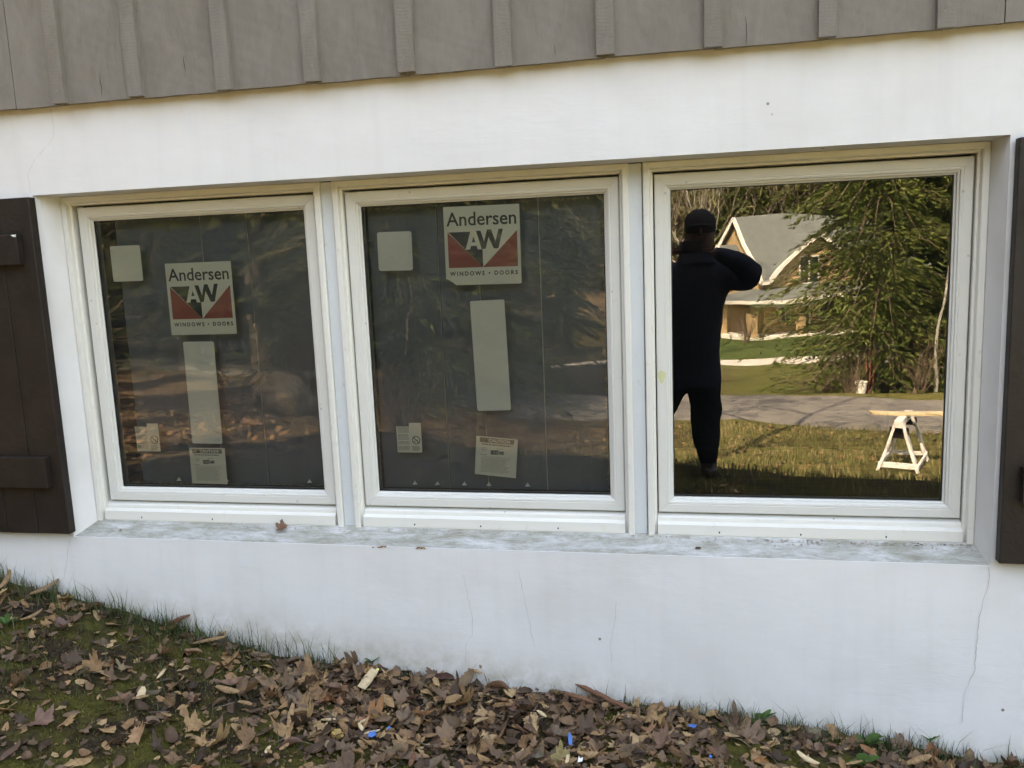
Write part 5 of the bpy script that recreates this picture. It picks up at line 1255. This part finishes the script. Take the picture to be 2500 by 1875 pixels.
E_ = [('pel', 'bel'), ('bel', 'che'), ('che', 'nb'), ('nb', 'nk'), ('nk', 'jaw'), ('jaw', 'hd'), ('hd', 'top'), ('che', 'lat'), ('che', 'lal'), ('che', 'sr'), ('sr', 'ur'), ('ur', 'er'), ('er', 'fr'), ('fr', 'wr'), ('wr', 'hr'), ('che', 'sl'), ('sl', 'ul'), ('ul', 'el'), ('el', 'fl'), ('fl', 'wl'), ('wl', 'hl'),
      ('pel', 'hpr'), ('hpr', 'tr'), ('tr', 'kr'), ('kr', 'cr'), ('cr', 'ar'), ('pel', 'hpl'), ('hpl', 'tl'), ('tl', 'kl'), ('kl', 'cl'), ('cl', 'al')]
def skinned(name, joints, edges_, root, sub=2):
    ks = list(joints); me = bpy.data.meshes.new(name); me.from_pydata([joints[k][:3] for k in ks], [(ks.index(a), ks.index(b2)) for a, b2 in edges_], [])
    o = bpy.data.objects.new(name, me); COL.objects.link(o); o.modifiers.new('skin', 'SKIN').use_smooth_shade = True
    for i, k in enumerate(ks): me.skin_vertices[0].data[i].radius = joints[k][3:5]; me.skin_vertices[0].data[i].use_root = (k == root)
    sb = o.modifiers.new('sub', 'SUBSURF'); sb.levels = sub; sb.render_levels = sub
    dg = bpy.context.evaluated_depsgraph_get(); m2 = bpy.data.meshes.new_from_object(o.evaluated_get(dg)); bpy.data.objects.remove(o); return m2
me = skinned('body', J, E_, 'pel')
for v in me.vertices:      # folds in the cloth
    if v.co.z < .80: v.co += Vector((noise.noise(v.co*9), noise.noise(v.co*7+Vector((5, 0, 0))), 0))*.022*(.25 if v.co.z > .7 else 1)
me.materials.clear()
for k in ('navy', 'jean', 'skin'): me.materials.append(M[k])
for p in me.polygons:
    c = p.center; p.use_smooth = True
    hand = c.y > -2.745 and .70 < c.z < .86 and abs(c.x-2.15) < .165
    p.material_index = 2 if (c.z > .79 and abs(c.x-2.21) < .13 and c.y < -2.8) or hand else (1 if c.z < -.12 else 0)
toP(link('body', me))
def ell(name, c, r, mat, par=None, n=16):
    bm = bmesh.new(); bmesh.ops.create_uvsphere(bm, u_segments=n, v_segments=n//2+2, radius=1)
    for v in bm.verts: v.co = Vector((v.co.x*r[0]+c[0], v.co.y*r[1]+c[1], v.co.z*r[2]+c[2]))
    me = bpy.data.meshes.new(name); bm.to_mesh(me); bm.free(); me.shade_smooth(); return toP(link(name, me, M[mat]))
ell('nose', (2.218, -2.893, .925), (.015, .022, .024), 'skin'); ell('mouth', (2.218, -2.902, .882), (.026, .008, .006), 'red')
for sx in (-1, 1):
    ell('ear', (2.22+sx*.086, -2.995, .935), (.012, .025, .034), 'skin'); ell('eye', (2.22+sx*.032, -2.905, .953), (.013, .010, .008), 'black')
# cap: crown and peak
bm = bmesh.new(); bmesh.ops.create_uvsphere(bm, u_segments=24, v_segments=14, radius=1)
pw = lambda t, e: math.copysign(abs(t)**e, t)
for v in bm.verts: v.co = Vector((pw(v.co.x, .9)*.106+2.22, pw(v.co.y, .9)*.126-3.0, pw(max(v.co.z, -.45), .85)*.100+.962+.004*noise.noise(v.co*5)))
me = bpy.data.meshes.new('cap'); bm.to_mesh(me); bm.free(); me.shade_smooth(); cp = toP(link('cap', me, M['cap']))
mb = MB(); vs_, fs = [], []
for i in range(13):
    a = pi*i/12
    for rr, dz in ((1.0, 0), (1.55, -.012)): vs_ += [(2.22-cos(a)*.095*(1 if rr == 1 else .95), -2.945+sin(a)*.075*rr*1.1, .978+dz-.012*abs(cos(a))), (2.22-cos(a)*.095*(1 if rr == 1 else .95), -2.945+sin(a)*.075*rr*1.1, .973+dz-.012*abs(cos(a)))]
for i in range(12): b0 = 4*i; fs += [(b0, b0+2, b0+6, b0+4), (b0+1, b0+5, b0+7, b0+3), (b0+2, b0+3, b0+7, b0+6)]
mb.add(vs_, fs); toP(mb.build('cap_peak', M['cap'], None, True))
# boots
for fx, fy in ((2.265, -3.03), (1.85, -3.02)):
    zf = surf(fx, fy); Jb = {'a': (fx, fy-.03, -.66, .055, .06), 'h': (fx, fy-.045, zf+.05, .055, .05), 'm': (fx+.01, fy+.07, zf+.045, .055, .042), 't': (fx+.015, fy+.17, zf+.035, .040, .030)}
    toP(link('boot', skinned('boot', Jb, [('a', 'h'), ('h', 'm'), ('m', 't')], 'h'), M['black']))
# collar and jacket hem
mb = MB(); ring = []
for i in range(20):
    a = 2*pi*i/20
    for z, k in ((.70, 1.5), (.80, 1.18)): ring.append((2.20+.088*k*cos(a), -3.015+.085*k*sin(a), z+.012*sin(a)))
mb.add(ring, [(2*i, (2*i+2) % 40, (2*i+3) % 40, 2*i+1) for i in range(20)]); toP(mb.build('collar', M['navy'], None, True))
mb = MB(); ring = []
for i in range(24):
    a = 2*pi*i/24
    for z, k in ((-.13, 1.03), (.05, 1.0)): ring.append((2.15+.205*k*cos(a), -3.03+.175*k*sin(a), z+.006*sin(5*a)))
mb.add(ring, [(2*i, (2*i+2) % 48, (2*i+3) % 48, 2*i+1) for i in range(24)]); toP(mb.build('jacket_hem', M['navy'], None, True))
# fingers: both hands grip the short edges of the phone
PHX0, PHX1, PHZ0, PHZ1, PHY = 2.090, 2.244, .780, .857, -2.672
for sx, ex, hx in ((1, PHX1, 2.285), (-1, PHX0, 2.015)):
    pal = {'w': (hx+sx*.03, -2.72, .757, .026, .030), 'p': (hx-sx*.0, -2.700, .790, .022, .034)}
    toP(link('palm', skinned('palm', pal, [('w', 'p')], 'w', 2), M['skin']))
    for k, (dz, L) in enumerate(((.030, .9), (.012, 1.0), (-.006, .94), (-.023, .78))):
        q0 = Vector((hx-sx*.004, -2.690, .795+dz)); q1 = Vector((hx-sx*.012, -2.667, .802+dz)); q2 = Vector((ex+sx*.001-sx*.010*L, -2.6625, .806+dz*.9)); q3 = Vector((ex-sx*.024*L, -2.6640, .804+dz*.85))
        jj = {'a': (*q0, .0095, .0095), 'b': (*q1, .009, .009), 'c': (*q2, .008, .0055), 'd': (*q3, .007, .0045)}
        toP(link('finger', skinned('finger', jj, [('a', 'b'), ('b', 'c'), ('c', 'd')], 'a', 1), M['skin']))
    jj = {'a': (hx, -2.708, .775, .012, .012), 'b': (hx-sx*.02, -2.700, .786, .011, .011), 'c': (ex-sx*.022, -2.686, .800, .010, .008), 'd': (ex-sx*.036, -2.684, .808, .008, .006)}
    toP(link('thumb', skinned('thumb', jj, [('a', 'b'), ('b', 'c'), ('c', 'd')], 'a', 1), M['skin']))
ph = empty('phone', ((PHX0+PHX1)/2, PHY, (PHZ0+PHZ1)/2), 0, 'dark phone held sideways before the face of the photographer', 'phone')
hw, hh = (PHX1-PHX0)/2, (PHZ1-PHZ0)/2
mb = MB(); mb.box((-hw, -.0045, -hh), (hw, .0045, hh)); me = mb.mesh('case'); bevel(me, .003, 3); link('case', me, M['black'], ph)
mb = MB(); mb.box((-hw+.005, -.0052, -hh+.005), (hw-.005, -.0046, hh-.005)); mb.build('screen', M['winglass'], ph)
for dz in (.010, -.010):
    mb = MB(); mb.tube([(CAM.x-(PHX0+PHX1)/2-.010, .0046, CAM.z-(PHZ0+PHZ1)/2+dz), (CAM.x-(PHX0+PHX1)/2-.010, .0066, CAM.z-(PHZ0+PHZ1)/2+dz)], .006, 14); mb.build('lens', M['lens'], ph)
